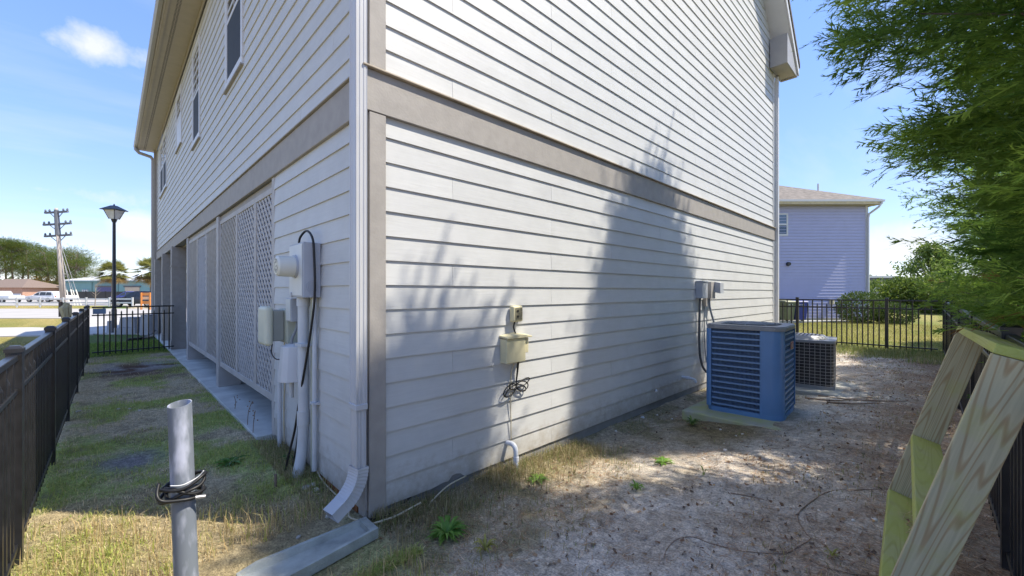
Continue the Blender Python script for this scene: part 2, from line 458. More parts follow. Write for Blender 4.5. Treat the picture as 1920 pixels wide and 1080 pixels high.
def copy_tree(o, parent=None, loc=None, rz=None):
    c = o.copy(); COL.objects.link(c)
    if parent: c.parent = parent
    if loc is not None: c.location = loc
    if rz is not None: c.rotation_euler = (0, 0, rz)
    for ch in [x for x in bpy.data.objects if x.parent == o]:
        copy_tree(ch, c)
    return c
def tri_mesh(name, V, m, parent=None, cols=None, kind=None, flat=True):
    """V: (n,3,3) triangles, cols: (n,3) one colour per triangle"""
    n = V.shape[0]
    off = OFF.get(parent.name if parent else None, Vector((0, 0, 0)))
    me = bpy.data.meshes.new(name)
    me.vertices.add(n * 3); me.loops.add(n * 3); me.polygons.add(n)
    me.vertices.foreach_set("co", (V.reshape(-1, 3) - np.array(off)).astype(np.float32).ravel())
    me.loops.foreach_set("vertex_index", np.arange(n * 3, dtype=np.int32))
    me.polygons.foreach_set("loop_start", np.arange(0, n * 3, 3, dtype=np.int32))
    me.polygons.foreach_set("loop_total", np.full(n, 3, dtype=np.int32))
    me.update(calc_edges=True)
    if cols is not None:
        a = me.color_attributes.new("Col", 'FLOAT_COLOR', 'POINT')
        c = np.ones((n, 3, 4), np.float32); c[:, :, :3] = cols[:, None, :]
        a.data.foreach_set("color", c.ravel())
    me.materials.append(m)
    o = bpy.data.objects.new(name, me); COL.objects.link(o)
    if parent: o.parent = parent
    OFF[o.name] = off.copy()
    if kind: o["kind"] = kind
    return o
def nrm(a):
    return a / np.maximum(np.linalg.norm(a, axis=-1, keepdims=True), 1e-9)

# ------------------------------------------------------------------ the ground: one sheet out to the horizon
def axis(a, b, step, far):
    mid = np.arange(a, b + 1e-6, step)
    g = []; d = step * 1.4; p = 0
    while p < far:
        p += d; g.append(p); d *= 1.28
    g = np.array(g)
    return np.concatenate([(a - g)[::-1], mid, b + g])
XS = axis(-3.2, 13.6, .06, 900.0)
YS = axis(-4.2, 13.6, .06, 900.0)
GX, GY = np.meshgrid(XS, YS, indexing='ij')
GZ = ground_z(GX, GY)
def ground_cols(x, y):
    x = np.asarray(x, float); y = np.asarray(y, float)
    n1 = vnoise(x, y, .55, 1, 4); n2 = vnoise(x, y, 1.7, 2, 4); n3 = vnoise(x, y, 5.0, 3, 3); n4 = vnoise(x, y, 12.0, 4, 3)
    def mixc(c, d, f):
        return c * (1 - f[..., None]) + np.array(d) * f[..., None]
    sand = np.array((.60, .54, .47)); base = np.broadcast_to(sand, x.shape + (3,)).copy()
    base = mixc(base, (.68, .63, .56), sst(.5, .68, n2) * .8)
    base = mixc(base, (.40, .325, .25), sst(.50, .66, n3) * .6)
    base = mixc(base, (.24, .205, .175), sst(.60, .74, n4) * .45)
    # straw and moss towards the wall, red pine straw along the trees
    wallside = sst(-1.7, -.35, y + (n2 - .5) * 1.0) * sst(6.8, 5.2, x)
    base = mixc(base, (.36, .29, .18), wallside * .8)
    base = mixc(base, (.20, .185, .09), wallside * sst(.46, .62, n3) * .6)
    straw = sst(-1.95, -2.9, y + (n2 - .5) * 1.5 + (n3 - .5) * .6)
    base = mixc(base, (.42, .335, .25), straw * .75)
    base = mixc(base, (.34, .235, .15), straw * sst(.45, .6, n4) * .6)
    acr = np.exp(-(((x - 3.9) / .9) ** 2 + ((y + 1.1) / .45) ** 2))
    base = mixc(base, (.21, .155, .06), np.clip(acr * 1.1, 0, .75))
    # back of the yard: sand then lawn
    lawn = np.maximum(sst(10.9, 12.4, x + (n2 - .5) * 1.2) * sst(9.0, 6.0, y), sst(-3.4, -3.9, y) * sst(9, 11, x))
    lawnc = np.broadcast_to(np.array((.215, .205, .055)), x.shape + (3,)).copy()
    lawnc = mixc(lawnc, (.30, .265, .10), sst(.42, .62, n2) * .8)
    lawnc = mixc(lawnc, (.15, .18, .045), sst(.5, .66, n1) * .7)
    base = base * (1 - lawn[..., None]) + lawnc * lawn[..., None]
    # left side yard
    left = sst(.1, -.15, x + (n3 - .5) * .25) * sst(-.9, .1, y + (n2 - .5) * .7 + np.clip(-x - .3, 0, 2) * .45)
    lc = np.broadcast_to(np.array((.52, .44, .29)), x.shape + (3,)).copy()
    lc = mixc(lc, (.36, .42, .14), sst(.44, .58, n2))
    lc = mixc(lc, (.26, .22, .15), sst(.56, .68, n3) * .6)
    bare = np.exp(-(((x + .85) / .95) ** 2 + ((y - 8.8) / 1.5) ** 2) * 1.2)
    bare = np.clip(bare * 1.5 - .25 + (n3 - .5) * .9, 0, 1)
    bc = mixc(np.broadcast_to(np.array((.13, .08, .055)), x.shape + (3,)).copy(), (.33, .315, .30), sst(.47, .60, vnoise(x, y, 2.4, 9, 4)) * sst(8.0, 9.0, y))
    lc = lc * (1 - bare[..., None]) + bc * bare[..., None]
    b2 = np.clip(np.exp(-(((x + 1.15) / .30) ** 2 + ((y - 2.55) / .38) ** 2)) * 1.5 - .4 + (n4 - .5) * .8, 0, 1)
    lc = mixc(lc, (.26, .25, .245), b2)
    far = sst(11.0, 12.5, y)
    lc = mixc(lc, (.075, .13, .03), far * .85)
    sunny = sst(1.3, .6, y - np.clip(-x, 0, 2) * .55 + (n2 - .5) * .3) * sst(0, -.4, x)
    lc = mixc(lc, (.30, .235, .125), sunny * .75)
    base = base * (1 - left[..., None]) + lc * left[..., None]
    # lawn beyond the left fence
    out_ = sst(-1.75, -2.1, x) * sst(-2, 0, y)
    base = base * (1 - out_[..., None]) + mixc(mixc(np.broadcast_to(np.array((.25, .22, .065)), x.shape + (3,)).copy(), (.34, .27, .10), sst(.4, .6, n2)), (.17, .19, .05), sst(.5, .66, n1) * .6) * out_[..., None]
    return base
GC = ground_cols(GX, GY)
nx, ny = len(XS), len(YS)
me = bpy.data.meshes.new("ground")
V = np.stack([GX, GY, GZ], -1).reshape(-1, 3).astype(np.float32)
ii, jj = np.meshgrid(np.arange(nx - 1), np.arange(ny - 1), indexing='ij')
a = (ii * ny + jj).ravel()
Q = np.stack([a, a + ny, a + ny + 1, a + 1], -1).astype(np.int32)
me.vertices.add(len(V)); me.vertices.foreach_set("co", V.ravel())
me.loops.add(Q.size); me.loops.foreach_set("vertex_index", Q.ravel())
me.polygons.add(len(Q)); me.polygons.foreach_set("loop_start", np.arange(0, Q.size, 4, dtype=np.int32)); me.polygons.foreach_set("loop_total", np.full(len(Q), 4, dtype=np.int32))
me.update(calc_edges=True)
me.polygons.foreach_set("use_smooth", [True] * len(Q))
ca = me.color_attributes.new("Col", 'FLOAT_COLOR', 'POINT')
cc = np.ones((len(V), 4), np.float32); cc[:, :3] = GC.reshape(-1, 3)
ca.data.foreach_set("color", cc.ravel())
m, t, b = new_mat("yard_soil")
n_ = t.nodes.new; l_ = t.links.new
at_ = n_("ShaderNodeAttribute"); at_.attribute_name = "Col"
co = n_("ShaderNodeTexCoord")
f1 = n_("ShaderNodeTexNoise"); f1.inputs["Scale"].default_value = 75; f1.inputs["Detail"].default_value = 6; f1.inputs["Roughness"].default_value = .7
l_(co.outputs["Object"], f1.inputs["Vector"])
mpn = n_("ShaderNodeMapping"); mpn.inputs["Scale"].default_value = (60, 14, 10); mpn.inputs["Rotation"].default_value = (0, 0, .6)
l_(co.outputs["Object"], mpn.inputs[0])
f2 = n_("ShaderNodeTexNoise"); f2.inputs["Scale"].default_value = 1.0; f2.inputs["Detail"].default_value = 4; f2.inputs["Distortion"].default_value = 1.6
l_(mpn.outputs[0], f2.inputs["Vector"])
mr1 = n_("ShaderNodeMapRange"); mr1.inputs["From Min"].default_value = .3; mr1.inputs["From Max"].default_value = .7; mr1.inputs["To Min"].default_value = .50; mr1.inputs["To Max"].default_value = 1.5
l_(f1.outputs["Fac"], mr1.inputs["Value"])
mr2 = n_("ShaderNodeMapRange"); mr2.inputs["From Min"].default_value = .3; mr2.inputs["From Max"].default_value = .7; mr2.inputs["To Min"].default_value = .74; mr2.inputs["To Max"].default_value = 1.24
l_(f2.outputs["Fac"], mr2.inputs["Value"])
f3 = n_("ShaderNodeTexNoise"); f3.inputs["Scale"].default_value = 17; f3.inputs["Detail"].default_value = 5; f3.inputs["Roughness"].default_value = .65
l_(co.outputs["Object"], f3.inputs["Vector"])
mr3 = n_("ShaderNodeMapRange"); mr3.inputs["From Min"].default_value = .34; mr3.inputs["From Max"].default_value = .66; mr3.inputs["To Min"].default_value = .70; mr3.inputs["To Max"].default_value = 1.28
l_(f3.outputs["Fac"], mr3.inputs["Value"])
m0 = n_("ShaderNodeMath"); m0.operation = 'MULTIPLY'; l_(mr2.outputs[0], m0.inputs[0]); l_(mr3.outputs[0], m0.inputs[1])
mm = n_("ShaderNodeMath"); mm.operation = 'MULTIPLY'; l_(mr1.outputs[0], mm.inputs[0]); l_(m0.outputs[0], mm.inputs[1])
vm = n_("ShaderNodeVectorMath"); vm.operation = 'SCALE'; l_(at_.outputs["Color"], vm.inputs[0]); l_(mm.outputs[0], vm.inputs["Scale"])
l_(vm.outputs[0], b.inputs["Base Color"]); b.inputs["Roughness"].default_value = 1.0; b.inputs["Specular IOR Level"].default_value = .1
bp = n_("ShaderNodeBump"); bp.inputs["Strength"].default_value = .55; bp.inputs["Distance"].default_value = .02
l_(mm.outputs[0], bp.inputs["Height"]); l_(bp.outputs[0], b.inputs["Normal"])
me.materials.append(m)
ground = bpy.data.objects.new("ground", me); COL.objects.link(ground)
tag(ground, "sandy yard soil and lawn around the house", kind="structure")

def strip(name, m, pts, z, label):
    q = MB(); n = len(pts)
    q.add([(p[0], p[1], z) for p in pts] + [(p[0], p[1], z - .08) for p in pts], [tuple(range(n))] + [(i, n + i, n + (i + 1) % n, (i + 1) % n) for i in range(n)])
    o = q.build(name, m); return tag(o, label, kind="structure")
def tl(px, t):
    return fr(t, (px - HX) / FPX * t)
strip("road", M_ASPH, [tl(-500, 25), tl(420, 25), tl(420, 39.5), tl(-500, 39.5)], .034, "pale worn road beyond the lawn")
strip("sidewalk", M_WALK, [tl(-400, 13.6), tl(60, 14.9), tl(175, 15.4), tl(175, 17.6), tl(60, 18.4), tl(-400, 17.2)], .038, "concrete walk crossing the lawn")
strip("driveway", M_WALK, [tl(176, 15.6), tl(330, 15.6), tl(380, 24.98), tl(120, 24.98), tl(160, 21)], .036, "concrete driveway by the house front")
strip("parking_lot", M_ASPH, [tl(-500, 49), tl(420, 49), tl(420, 92), tl(-500, 92)], .034, "parking lot in front of the teal building")
sl_ = MB().box((-.16, 2.38, -.2), (10.3, 18.75, .022)).build("slab", M_SLAB, bevel=.008)
tag(sl_, "grey concrete slab under the house", kind="structure")
strip("walk_strip", M_CONC, [fr(20.72, 11.9), fr(20.72, 16.6), fr(19.9, 16.4), fr(19.9, 11.9)], .20, "pale sand strip at the foot of the neighbouring house")

# ------------------------------------------------------------------ the house
house = thing("house", "two storey pale grey clapboard house on a lattice screened ground floor", "house", (0, 0, 0))
LX, LY = 10.37, 18.35          # along the sunny wall, along the shaded wall
ZB0, ZB1, ZE = 2.87, 3.165, 7.10
EXP = .178
SLOPE = 1.0
OE, OG = .56, .42
RIDGE = ZE + .58 + SLOPE * LX / 2
wallR = MB()
wallR.prism([(0.012, -.05), (LX, -.05), (LX, ZE + .58), (LX / 2, RIDGE), (0.012, ZE + .58)], lambda x, z: (x, 0.0, z), lambda x, z: (x, .14, z))
wallR = wallR.build("wall", M_CORE, house)
wallL = MB().box((0.0, .142, -.05), (.14, 2.30, ZB0)).box((0.0, .142, ZB0 + .002), (.14, LY, ZE)).build("wall", M_CORE, house)
MB().box((.142, LY - .14, ZB0), (LX, LY, ZE)).box((LX - .14, .142, -.05), (LX, LY - .142, ZE)).build("wall", M_CORE, house)
MB().box((.145, .145, ZB0 - .02), (LX - .145, LY - .145, ZB0 + .1)).build("floor_deck", M_SOFF, house)
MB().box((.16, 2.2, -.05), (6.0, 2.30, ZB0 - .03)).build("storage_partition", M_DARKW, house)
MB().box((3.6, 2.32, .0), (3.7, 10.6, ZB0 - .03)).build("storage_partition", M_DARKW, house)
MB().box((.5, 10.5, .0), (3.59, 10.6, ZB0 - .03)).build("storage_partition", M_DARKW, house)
MB().box((.02, .02, -.35), (LX - .02, .13, .05)).box((.02, .132, -.35), (.13, 2.37, .045)).build("foundation", M_FOUND, house)

BOARD = {}
def board_mesh(ln, h=EXP + .016, chips=0):
    k = (round(ln, 3), round(h, 3), chips)
    if k in BOARD: return BOARD[k]
    q = MB(); T0, T1 = -.0165, -.0030
    if chips:
        rn = random.Random(chips); n = 44
        xs = [ln * i / n for i in range(n + 1)]
        zb = []
        for i, x in enumerate(xs):
            z = .003 * rn.random()
            for cx, wv, dp in CHIPS:
                if abs(x - cx) < wv: z = max(z, dp * (1 - ((x - cx) / wv) ** 4) + .004 * rn.random())
            zb.append(z)
        vs = []
        for x, z in zip(xs, zb):
            vs += [(x, T0, z), (x, -.001, z), (x, T1, h), (x, -.001, h)]
        fs = []
        for i in range(n):
            p = i * 4; r = p + 4
            fs += [(p, r, r + 2, p + 2), (p + 1, r + 1, r, p), (p + 3, p + 2, r + 2, r + 3)]
        fs += [(0, 2, 3, 1), (n * 4, n * 4 + 1, n * 4 + 3, n * 4 + 2)]
        q.add(vs, fs)
    else:
        q.add([(0, T0, 0), (ln, T0, 0), (ln, -.001, 0), (0, -.001, 0), (0, T1, h), (ln, T1, h), (ln, -.001, h), (0, -.001, h)],
              [(0, 3, 2, 1), (4, 5, 6, 7), (0, 1, 5, 4), (1, 2, 6, 5), (2, 3, 7, 6), (3, 0, 4, 7)])
    me = bpy.data.meshes.new("siding_board"); me.from_pydata(q.v, [], q.f); me.update(); me.materials.append(M_SIDE)
    BOARD[k] = me
    return me
CHIPS = [(.62, .07, .045), (.50, .05, .012), (3.02, .06, .03), (2.88, .03, .02), (1.9, .03, .008)]
def course(wall, x0, x1, z, h, offs, axis_, chips=0):
    """one course of clapboards with staggered butt joints; axis_ 0: sunny wall, 1: shaded wall"""
    cuts = [x0] + [c for c in np.arange(offs - 3.66, x1 + 4, 3.66) if x0 + .3 < c < x1 - .3] + [x1]
    for i in range(len(cuts) - 1):
        a, b2 = cuts[i] + (.0012 if i else 0), cuts[i + 1] - (.0012 if i < len(cuts) - 2 else 0)
        me = board_mesh(b2 - a, h, chips if i == 0 else 0)
        dz = random.uniform(-.0012, .0012); dy = random.uniform(-.0008, .0004)
        if axis_ == 0:
            inst("siding_board", me, wall, (a, dy, z + dz))
        else:
            inst("siding_board", me, wall, (dy, b2, z + dz), -math.pi / 2)
OFFS = [1.97, 4.38 - 3.66, 1.97, 3.1]
k = 0; z = .052
while z < ZB0 - .01:
    h = min(EXP + .016, ZB0 + .004 - z)
    course(wallR, .127, LX - .09, z, h, OFFS[k % 4], 0, chips=3 if k == 0 else 0)
    course(wallL, .10, 2.27, z, h, 9.0, 1)
    z += EXP; k += 1
k = 0; z = ZB1 + .012
while z < 8.5:
    inset = max(0.0, (z + .12 - ZE - .40) / SLOPE)
    course(wallR, max(.127, inset), LX - max(.09, inset), z, EXP + .016, OFFS[(k + 1) % 4], 0)
    if z < ZE - .06:
        course(wallL, .10, LY - .15, z, min(EXP + .016, ZE - z), [1.4, 2.9, .6][k % 3], 1)
    z += EXP; k += 1
g = MB()
while z < RIDGE - .3:
    inset = (z + .2 - ZE - .40) / SLOPE
    g.obox((LX / 2, -.006, z + EXP / 2), (LX / 2 - inset, 0, 0), (0, .006, 0), (0, .001, EXP / 2)); z += EXP
tag(g.build("gable_siding", M_SIDE, house), kind="stuff")

def trim(name, a, b2, m=M_TRIM, bev=.004, parent=house):
    return MB().box(a, b2).build(name, m, parent, bevel=bev, segs=1)
# corner boards, band boards and their metal caps
trim("corner_board", (-.004, -.030, .02), (.122, -.001, ZB0 - .003))
trim("corner_board", (-.004, -.028, ZB1 + .012), (.122, -.001, ZE))
trim("corner_board", (-.028, .0, .02), (-.001, .096, ZB0 - .003))
trim("corner_board", (-.028, .0, ZB1 + .012), (-.001, .096, ZE))
trim("corner_board", (LX - .092, -.026, .02), (LX + .02, -.001, ZB0 - .003), M_WHITE)
trim("corner_board", (LX - .092, -.026, ZB1 + .012), (LX + .02, -.001, ZE), M_WHITE)
trim("corner_board", (-.03, LY - .15, ZB1 + .012), (-.001, LY + .02, ZE))
trim("band_board", (-.034, -.034, ZB0), (LX + .02, -.001, ZB1 - .006))
trim("band_board", (-.034, .0, ZB0), (-.001, LY + .02, ZB1 - .006))
trim("band_cap", (-.06, -.064, ZB1 - .004), (LX + .03, -.001, ZB1 + .010), M_CAP, .003)
trim("band_cap", (-.056, .0, ZB1 - .004), (-.001, LY + .03, ZB1 + .008), M_TRIM, .003)
# roof: two slopes with overhangs, boxed eaves with vented soffit and gutter
def roofz(x):
    return ZE + .20 + SLOPE * (min(x, LX - x) + OE)
rf = MB()
for s in (0, 1):
    f = (lambda x: x) if s == 0 else (lambda x: LX - x)
    poly = [(-OE - .02, roofz(-OE - .02)), (LX / 2, roofz(LX / 2)), (LX / 2, roofz(LX / 2) - .12), (-OE - .02, roofz(-OE - .02) - .12)]
    rf.prism(poly, lambda x, z: (f(x), -OG - .02, z), lambda x, z: (f(x), LY + .5, z))
roof = rf.build("roof", M_SHING, house)
for s in (0, 1):
    f = (lambda x: x) if s == 0 else (lambda x: LX - x)
    q = MB().prism([(-OE, roofz(-OE) - .123), (LX / 2, roofz(LX / 2) - .123), (LX / 2, roofz(LX / 2) - .34), (-OE, roofz(-OE) - .34)],
                   lambda x, z: (f(x), -OG, z), lambda x, z: (f(x), -OG + .03, z))
    q.build("rake_board", M_WHITE, house)
    q = MB().prism([(-OE + .03, roofz(-OE) - .31), (LX / 2, roofz(LX / 2) - .33), (LX / 2, roofz(LX / 2) - .36), (-OE + .03, roofz(-OE) - .34)],
                   lambda x, z: (f(x), -OG + .032, z), lambda x, z: (f(x), -.002, z))
    q.build("rake_soffit", M_WHITE, house)
ZS = ZE + .02
for s in (0, 1):
    f = (lambda x: x) if s == 0 else (lambda x: LX - x)
    def bx(x0, x1, y0, y1, z0, z1, name, m, parent=house):
        a_, b_ = sorted((f(x0), f(x1)))
        return MB().box((a_, y0, z0), (b_, y1, z1)).build(name, m, parent)
    sf = bx(-OE + .02, -.002, -.0, LY + .45, ZS, ZS + .02, "soffit", M_SOFF)
    v = MB()
    for yy in np.arange(.1, LY + .3, .05):
        for xo in (-.40, -.36):
            a_, b_ = sorted((f(xo), f(xo + .03)))
            v.box((a_, yy, ZS - .003), (b_, yy + .016, ZS + .004))
    tag(v.build("soffit_vent", M_BLACK, sf), kind="stuff")
    bx(-OE, -OE + .018, -.0, LY + .45, ZS - .012, ZS + .17, "fascia", M_SOFF)
    bx(-OE + .02, -OE + .06, 0, LY + .45, ZS - .022, ZS - .002, "eave_trim", M_SOFF)
    bx(-.05, -.03, .1, LY, ZS - .08, ZS - .001, "frieze_board", M_TRIM)
    gt = MB(); prof = [(-OE - .002, ZS + .17), (-OE - .002, ZS + .045), (-OE - .085, ZS + .045), (-OE - .115, ZS + .09), (-OE - .115, ZS + .17), (-OE - .108, ZS + .17), (-OE - .105, ZS + .095), (-OE - .08, ZS + .055), (-OE - .012, ZS + .055), (-OE - .012, ZS + .17)]
    gt.prism(prof, lambda x, z: (f(x), -OG, z), lambda x, z: (f(x), LY + .5, z)); gt.build("gutter", M_FASC, house)
    # boxed return at the gable end
    q = MB().prism([(-OE, ZS - .18), (.42, ZS - .18), (.42, ZS + .5), (.0, ZS + .3), (-OE, ZS + .0)], lambda x, z: (f(x), -OG + .035, z), lambda x, z: (f(x), -.03, z))
    rb = q.build("cornice_return", M_FASC, house)
    MB().box((min(f(-OE + .05), f(.38)), -OG + .06, ZS - .19), (max(f(-OE + .05), f(.38)), -.08, ZS - .181)).build("return_soffit", M_SOFF, rb)
    v = MB()
    for i in range(9):
        v.box((min(f(-.45), f(-.40)), -OG + .09 + i * .03, ZS - .196), (max(f(-.45), f(-.40)), -OG + .105 + i * .03, ZS - .1905))
    tag(v.build("return_vent", M_BLACK, rb), kind="stuff")

# downspouts
def fluted(cx, cy, wx, wy, z0, z1):
    q = MB(); p = []
    def edge(a_, b_, nrmv):
        for u in (0, .10, .14, .30, .34, .50, .66, .70, .86, .90):
            dent = .004 if (.12 < u < .32 or .48 < u < .68 or .88 < u) and u not in (0,) else 0
            p.append((a_[0] + (b_[0] - a_[0]) * u - nrmv[0] * dent, a_[1] + (b_[1] - a_[1]) * u - nrmv[1] * dent))
    hx, hy = wx / 2, wy / 2
    edge((cx - hx, cy - hy), (cx + hx, cy - hy), (0, -1)); edge((cx + hx, cy - hy), (cx + hx, cy + hy), (1, 0))
    edge((cx + hx, cy + hy), (cx - hx, cy + hy), (0, 1)); edge((cx - hx, cy + hy), (cx - hx, cy - hy), (-1, 0))
    q.prism(p, lambda x, y: (x, y, z0), lambda x, y: (x, y, z1))
    return q
DX, DY, DWX, DWY = -.069, .002, .078, .112
ds = fluted(DX, DY, DWX, DWY, .80, ZS + .05).build("downspout", M_DOWN, house)
fluted(DX - .001, DY, DWX - .012, DWY - .012, .36, .8005).build("downspout_extension", M_DOWN, ds)
MB().box((DX - DWX / 2 - .005, DY - DWY / 2 - .005, .795), (DX + DWX / 2 + .002, DY + DWY / 2 + .005, .835)).build("strap", M_DOWN, ds, bevel=.004)
# crimped elbow curving out over the splash block
el = MB(); ring_n = 0; nseg = 24
p0 = Vector((DX, DY - .006, .40)); turn = rad(60); R_ = .25
dirout = Vector((-1, -.14, 0)).normalized(); side = Vector((dirout.y, -dirout.x, 0))
secs = []
for i in range(nseg + 1):
    a_ = turn * i / nseg
    c_ = p0 + dirout * (R_ * (1 - math.cos(a_))) - Vector((0, 0, 1)) * (R_ * math.sin(a_))
    tang = dirout * math.sin(a_) - Vector((0, 0, 1)) * math.cos(a_)
    sc_ = 1.0 + (.03 if i % 2 else -.015)
    secs.append((c_, tang, sc_))
tang = secs[-1][1]
secs.append((secs[-1][0] + tang * .09, tang, 1.0))
vs = []
for c_, tg, sc_ in secs:
    nv = side.cross(tg).normalized()
    for sx, sy in ((-1, -1), (-.2, -1), (.2, -1), (1, -1), (1, -.2), (1, .2), (1, 1), (.2, 1), (-.2, 1), (-1, 1), (-1, .2), (-1, -.2)):
        kx = sc_ if abs(sx) > .5 or abs(sy) > .9 else sc_
        dn = .93 if (abs(sx) < .5) != (abs(sy) < .5) else 1.0
        vs.append(c_ + side * (sx * DWY / 2 * kx * (dn if abs(sx) > .9 else 1)) + nv * (sy * DWX / 2 * kx * (dn if abs(sy) > .9 else 1)))
n12 = 12; fs = []
for i in range(len(secs) - 1):
    for k in range(n12):
        a_ = i * n12 + k; b_ = i * n12 + (k + 1) % n12
        fs.append((a_, b_, b_ + n12, a_ + n12))
el.add(vs, fs)
eo = el.build("elbow", M_DOWN, ds)
so = eo.modifiers.new("solid", 'SOLIDIFY'); so.thickness = .0025
MB().box((LX + .022, -.10, .1), (LX + .10, -.02, ZS - .35)).build("downspout", M_WHITE, house, bevel=.006)
MB().tube([(LX + .062, -.06, ZS - .36), (LX + .062, -.06, ZS - .3), (LX + .2, -.03, ZS - .16), (LX + OE + .05, 0, ZS + .0)], .042, 8).build("downspout_elbow", M_WHITE, house, smooth=True)
fd = MB().tube([(-OE - .05, LY + .30, ZS + .06), (-OE - .05, LY + .30, ZS - .03), (-OE + .04, LY + .30, ZS - .14), (-.18, LY + .30, ZS - .22), (-.11, LY + .30, ZS - .34), (-.11, LY + .30, .15)], .062, 8).build("downspout", M_FASC, house, smooth='auto')
trim("corner_board", (-.10, LY + .05, .02), (.22, LY + .20, ZE), M_TRIM)

# windows of the shaded wall
def window(y0, y1, z0, z1, mull=False, blind=False):
    wn = MB(); T = .085
    wn.box((-.034, y0 - T, z1), (-.002, y1 + T, z1 + T)).box((-.034, y0 - T, z0 - T - .02), (-.002, y1 + T, z0))
    wn.box((-.033, y0 - T, z0 + .001), (-.002, y0, z1 - .001)).box((-.033, y1, z0 + .001), (-.002, y1 + T, z1 - .001))
    o = wn.build("window", M_WHITE, house, bevel=.004, segs=1)
    MB().box((-.052, y0 - T - .015, z0 - T - .045), (-.002, y1 + T + .015, z0 - T - .022)).build("sill", M_TRIM, o)
    units = [(y0, y1)] if not mull else [(y0, (y0 + y1) / 2 - .04), ((y0 + y1) / 2 + .04, y1)]
    if mull: MB().box((-.032, units[0][1], z0 + .001), (-.002, units[1][0], z1 - .001)).build("mullion", M_WHITE, o)
    zm = (z0 + z1) / 2
    for a_, b_ in units:
        sh = MB()
        for (q0, q1, p0_, p1_) in ((a_, b_, z0, z0 + .045), (a_, b_, zm - .03, zm + .03), (a_, b_, z1 - .04, z1), ):
            sh.box((-.024, q0 + .001, p0_ + .001), (-.003, q1 - .001, p1_ - .001))
        sh.box((-.023, a_ + .001, z0 + .046), (-.003, a_ + .045, z1 - .042)).box((-.023, b_ - .045, z0 + .046), (-.003, b_ - .001, z1 - .042))
        sh.build("sash", M_WHITE, o)
        MB().box((-.012, a_ + .03, zm + .02), (-.004, b_ - .03, z1 - .02)).build("pane", M_GLASS, o)
        mu = MB(); yc = (a_ + b_) / 2
        mu.box((-.0165, yc - .009, zm + .03), (-.0125, yc + .009, z1 - .04)).box((-.0163, a_ + .04, (zm + z1) / 2 - .009), (-.0125, b_ - .04, (zm + z1) / 2 + .009))
        mu.build("muntin", M_WHITE, o)
        MB().box((-.020, a_ + .04, z0 + .04), (-.006, b_ - .04, zm - .025)).build("insect_screen", M_WHITE if blind else M_SCREEN, o)
window(3.83, 4.83, 4.80, 6.62)
window(7.58, 8.46, 4.82, 6.70)
window(10.6, 11.6, 5.50, 6.80, blind=True)
window(14.5, 16.7, 5.10, 6.80, mull=True)

# lattice screen of the ground floor
YP = [2.32, 3.20, 4.26, 5.62, 6.92, 8.05, 9.45]
ZL0, ZL1 = .42, 2.76
MB().box((-.012, 2.275, .02), (.12, 2.38, ZB0 - .002)).build("door_jamb", M_LATT, house, bevel=.004)
MB().box((.02, 2.385, ZL1 + .03), (.10, 9.6, ZB0 - .004)).build("lattice_header", M_TRIM, house)
for yy in (5.62, 9.45):
    MB().box((-.02, yy - .09, .022), (.30, yy + .09, ZB0 - .006)).build("post", M_LATT, house, bevel=.005)
for i in range(6):
    y0 = YP[i] + (.065 if i == 0 else (.092 if i == 3 else .0)); y1 = YP[i + 1] - (.092 if i in (2, 5) else .0)
    fo = MB(); W_ = .05
    fo.box((.004, y0 + .001, ZL0 - .05), (.045, y1 - .001, ZL0 + .035)).box((.004, y0 + .001, ZL1 - .04), (.045, y1 - .001, ZL1 + .028))
    fo.box((.002, y0 + .002, ZL0 + .036), (.046, y0 + W_, ZL1 - .041)).box((.002, y1 - W_, ZL0 + .036), (.046, y1 - .002, ZL1 - .041))
    fr_ = fo.build("lattice_panel", M_LATT, house, bevel=.003, segs=1)
    ya, yb = y0 + W_ - .01, y1 - W_ + .01; za, zb_ = ZL0 + .03, ZL1 - .035
    pitch = .125; joined = MB()
    for lay, sgn in ((0, (1, 1, -1, -1, 1, -1)[i]), (1, -(1, 1, -1, -1, 1, -1)[i])):
        x0 = .012 + lay * .0095
        lo = (za - (zb_ if False else 0))
        c = -(yb - ya) if sgn > 0 else 0.0
        end = (zb_ - za) if sgn > 0 else (zb_ - za) + (yb - ya)
        c += .04
        while c < end:
            # line z = za + c + sgn*(y-ya)
            pts = []
            for yv in (ya, yb):
                zv = za + c + sgn * (yv - ya)
                pts.append((yv, zv))
            (yA, zA), (yB, zB) = pts
            def clip(yA, zA, yB, zB):
                for lim, lowside in ((za, True), (zb_, False)):
                    ina = zA >= lim if lowside else zA <= lim; inb = zB >= lim if lowside else zB <= lim
                    if not ina and not inb: return None
                    if ina != inb:
                        u = (lim - zA) / (zB - zA); yc, zc = yA + (yB - yA) * u, lim
                        if ina: yB, zB = yc, zc
                        else: yA, zA = yc, zc
                return yA, zA, yB, zB
            r_ = clip(yA, zA, yB, zB)
            if r_ and abs(r_[2] - r_[0]) > .05:
                q = MB() if i < 4 else joined
                q.beam((x0 + .0045, r_[0], r_[1]), (x0 + .0045, r_[2], r_[3]), .040, .009, up=(1, 0, 0))
                if i < 4: q.build("slat", M_LATT, fr_)
            c += pitch
    if i >= 4: tag(joined.build("slats", M_LATT, fr_), kind="stuff")
for yy in (12.05, 14.95, 18.15):
    cmn = MB().box((-.10, yy - .16, .022), (.22, yy + .16, ZB0 - .006)).build("column", M_TRIM, house, bevel=.008)
    MB().box((-.115, yy - .175, .023), (.235, yy + .175, .25)).build("column_base", M_TRIM, cmn, bevel=.006)
    MB().box((-.112, yy - .172, 2.30), (.232, yy + .172, 2.335)).build("column_collar", M_TRIM, cmn)

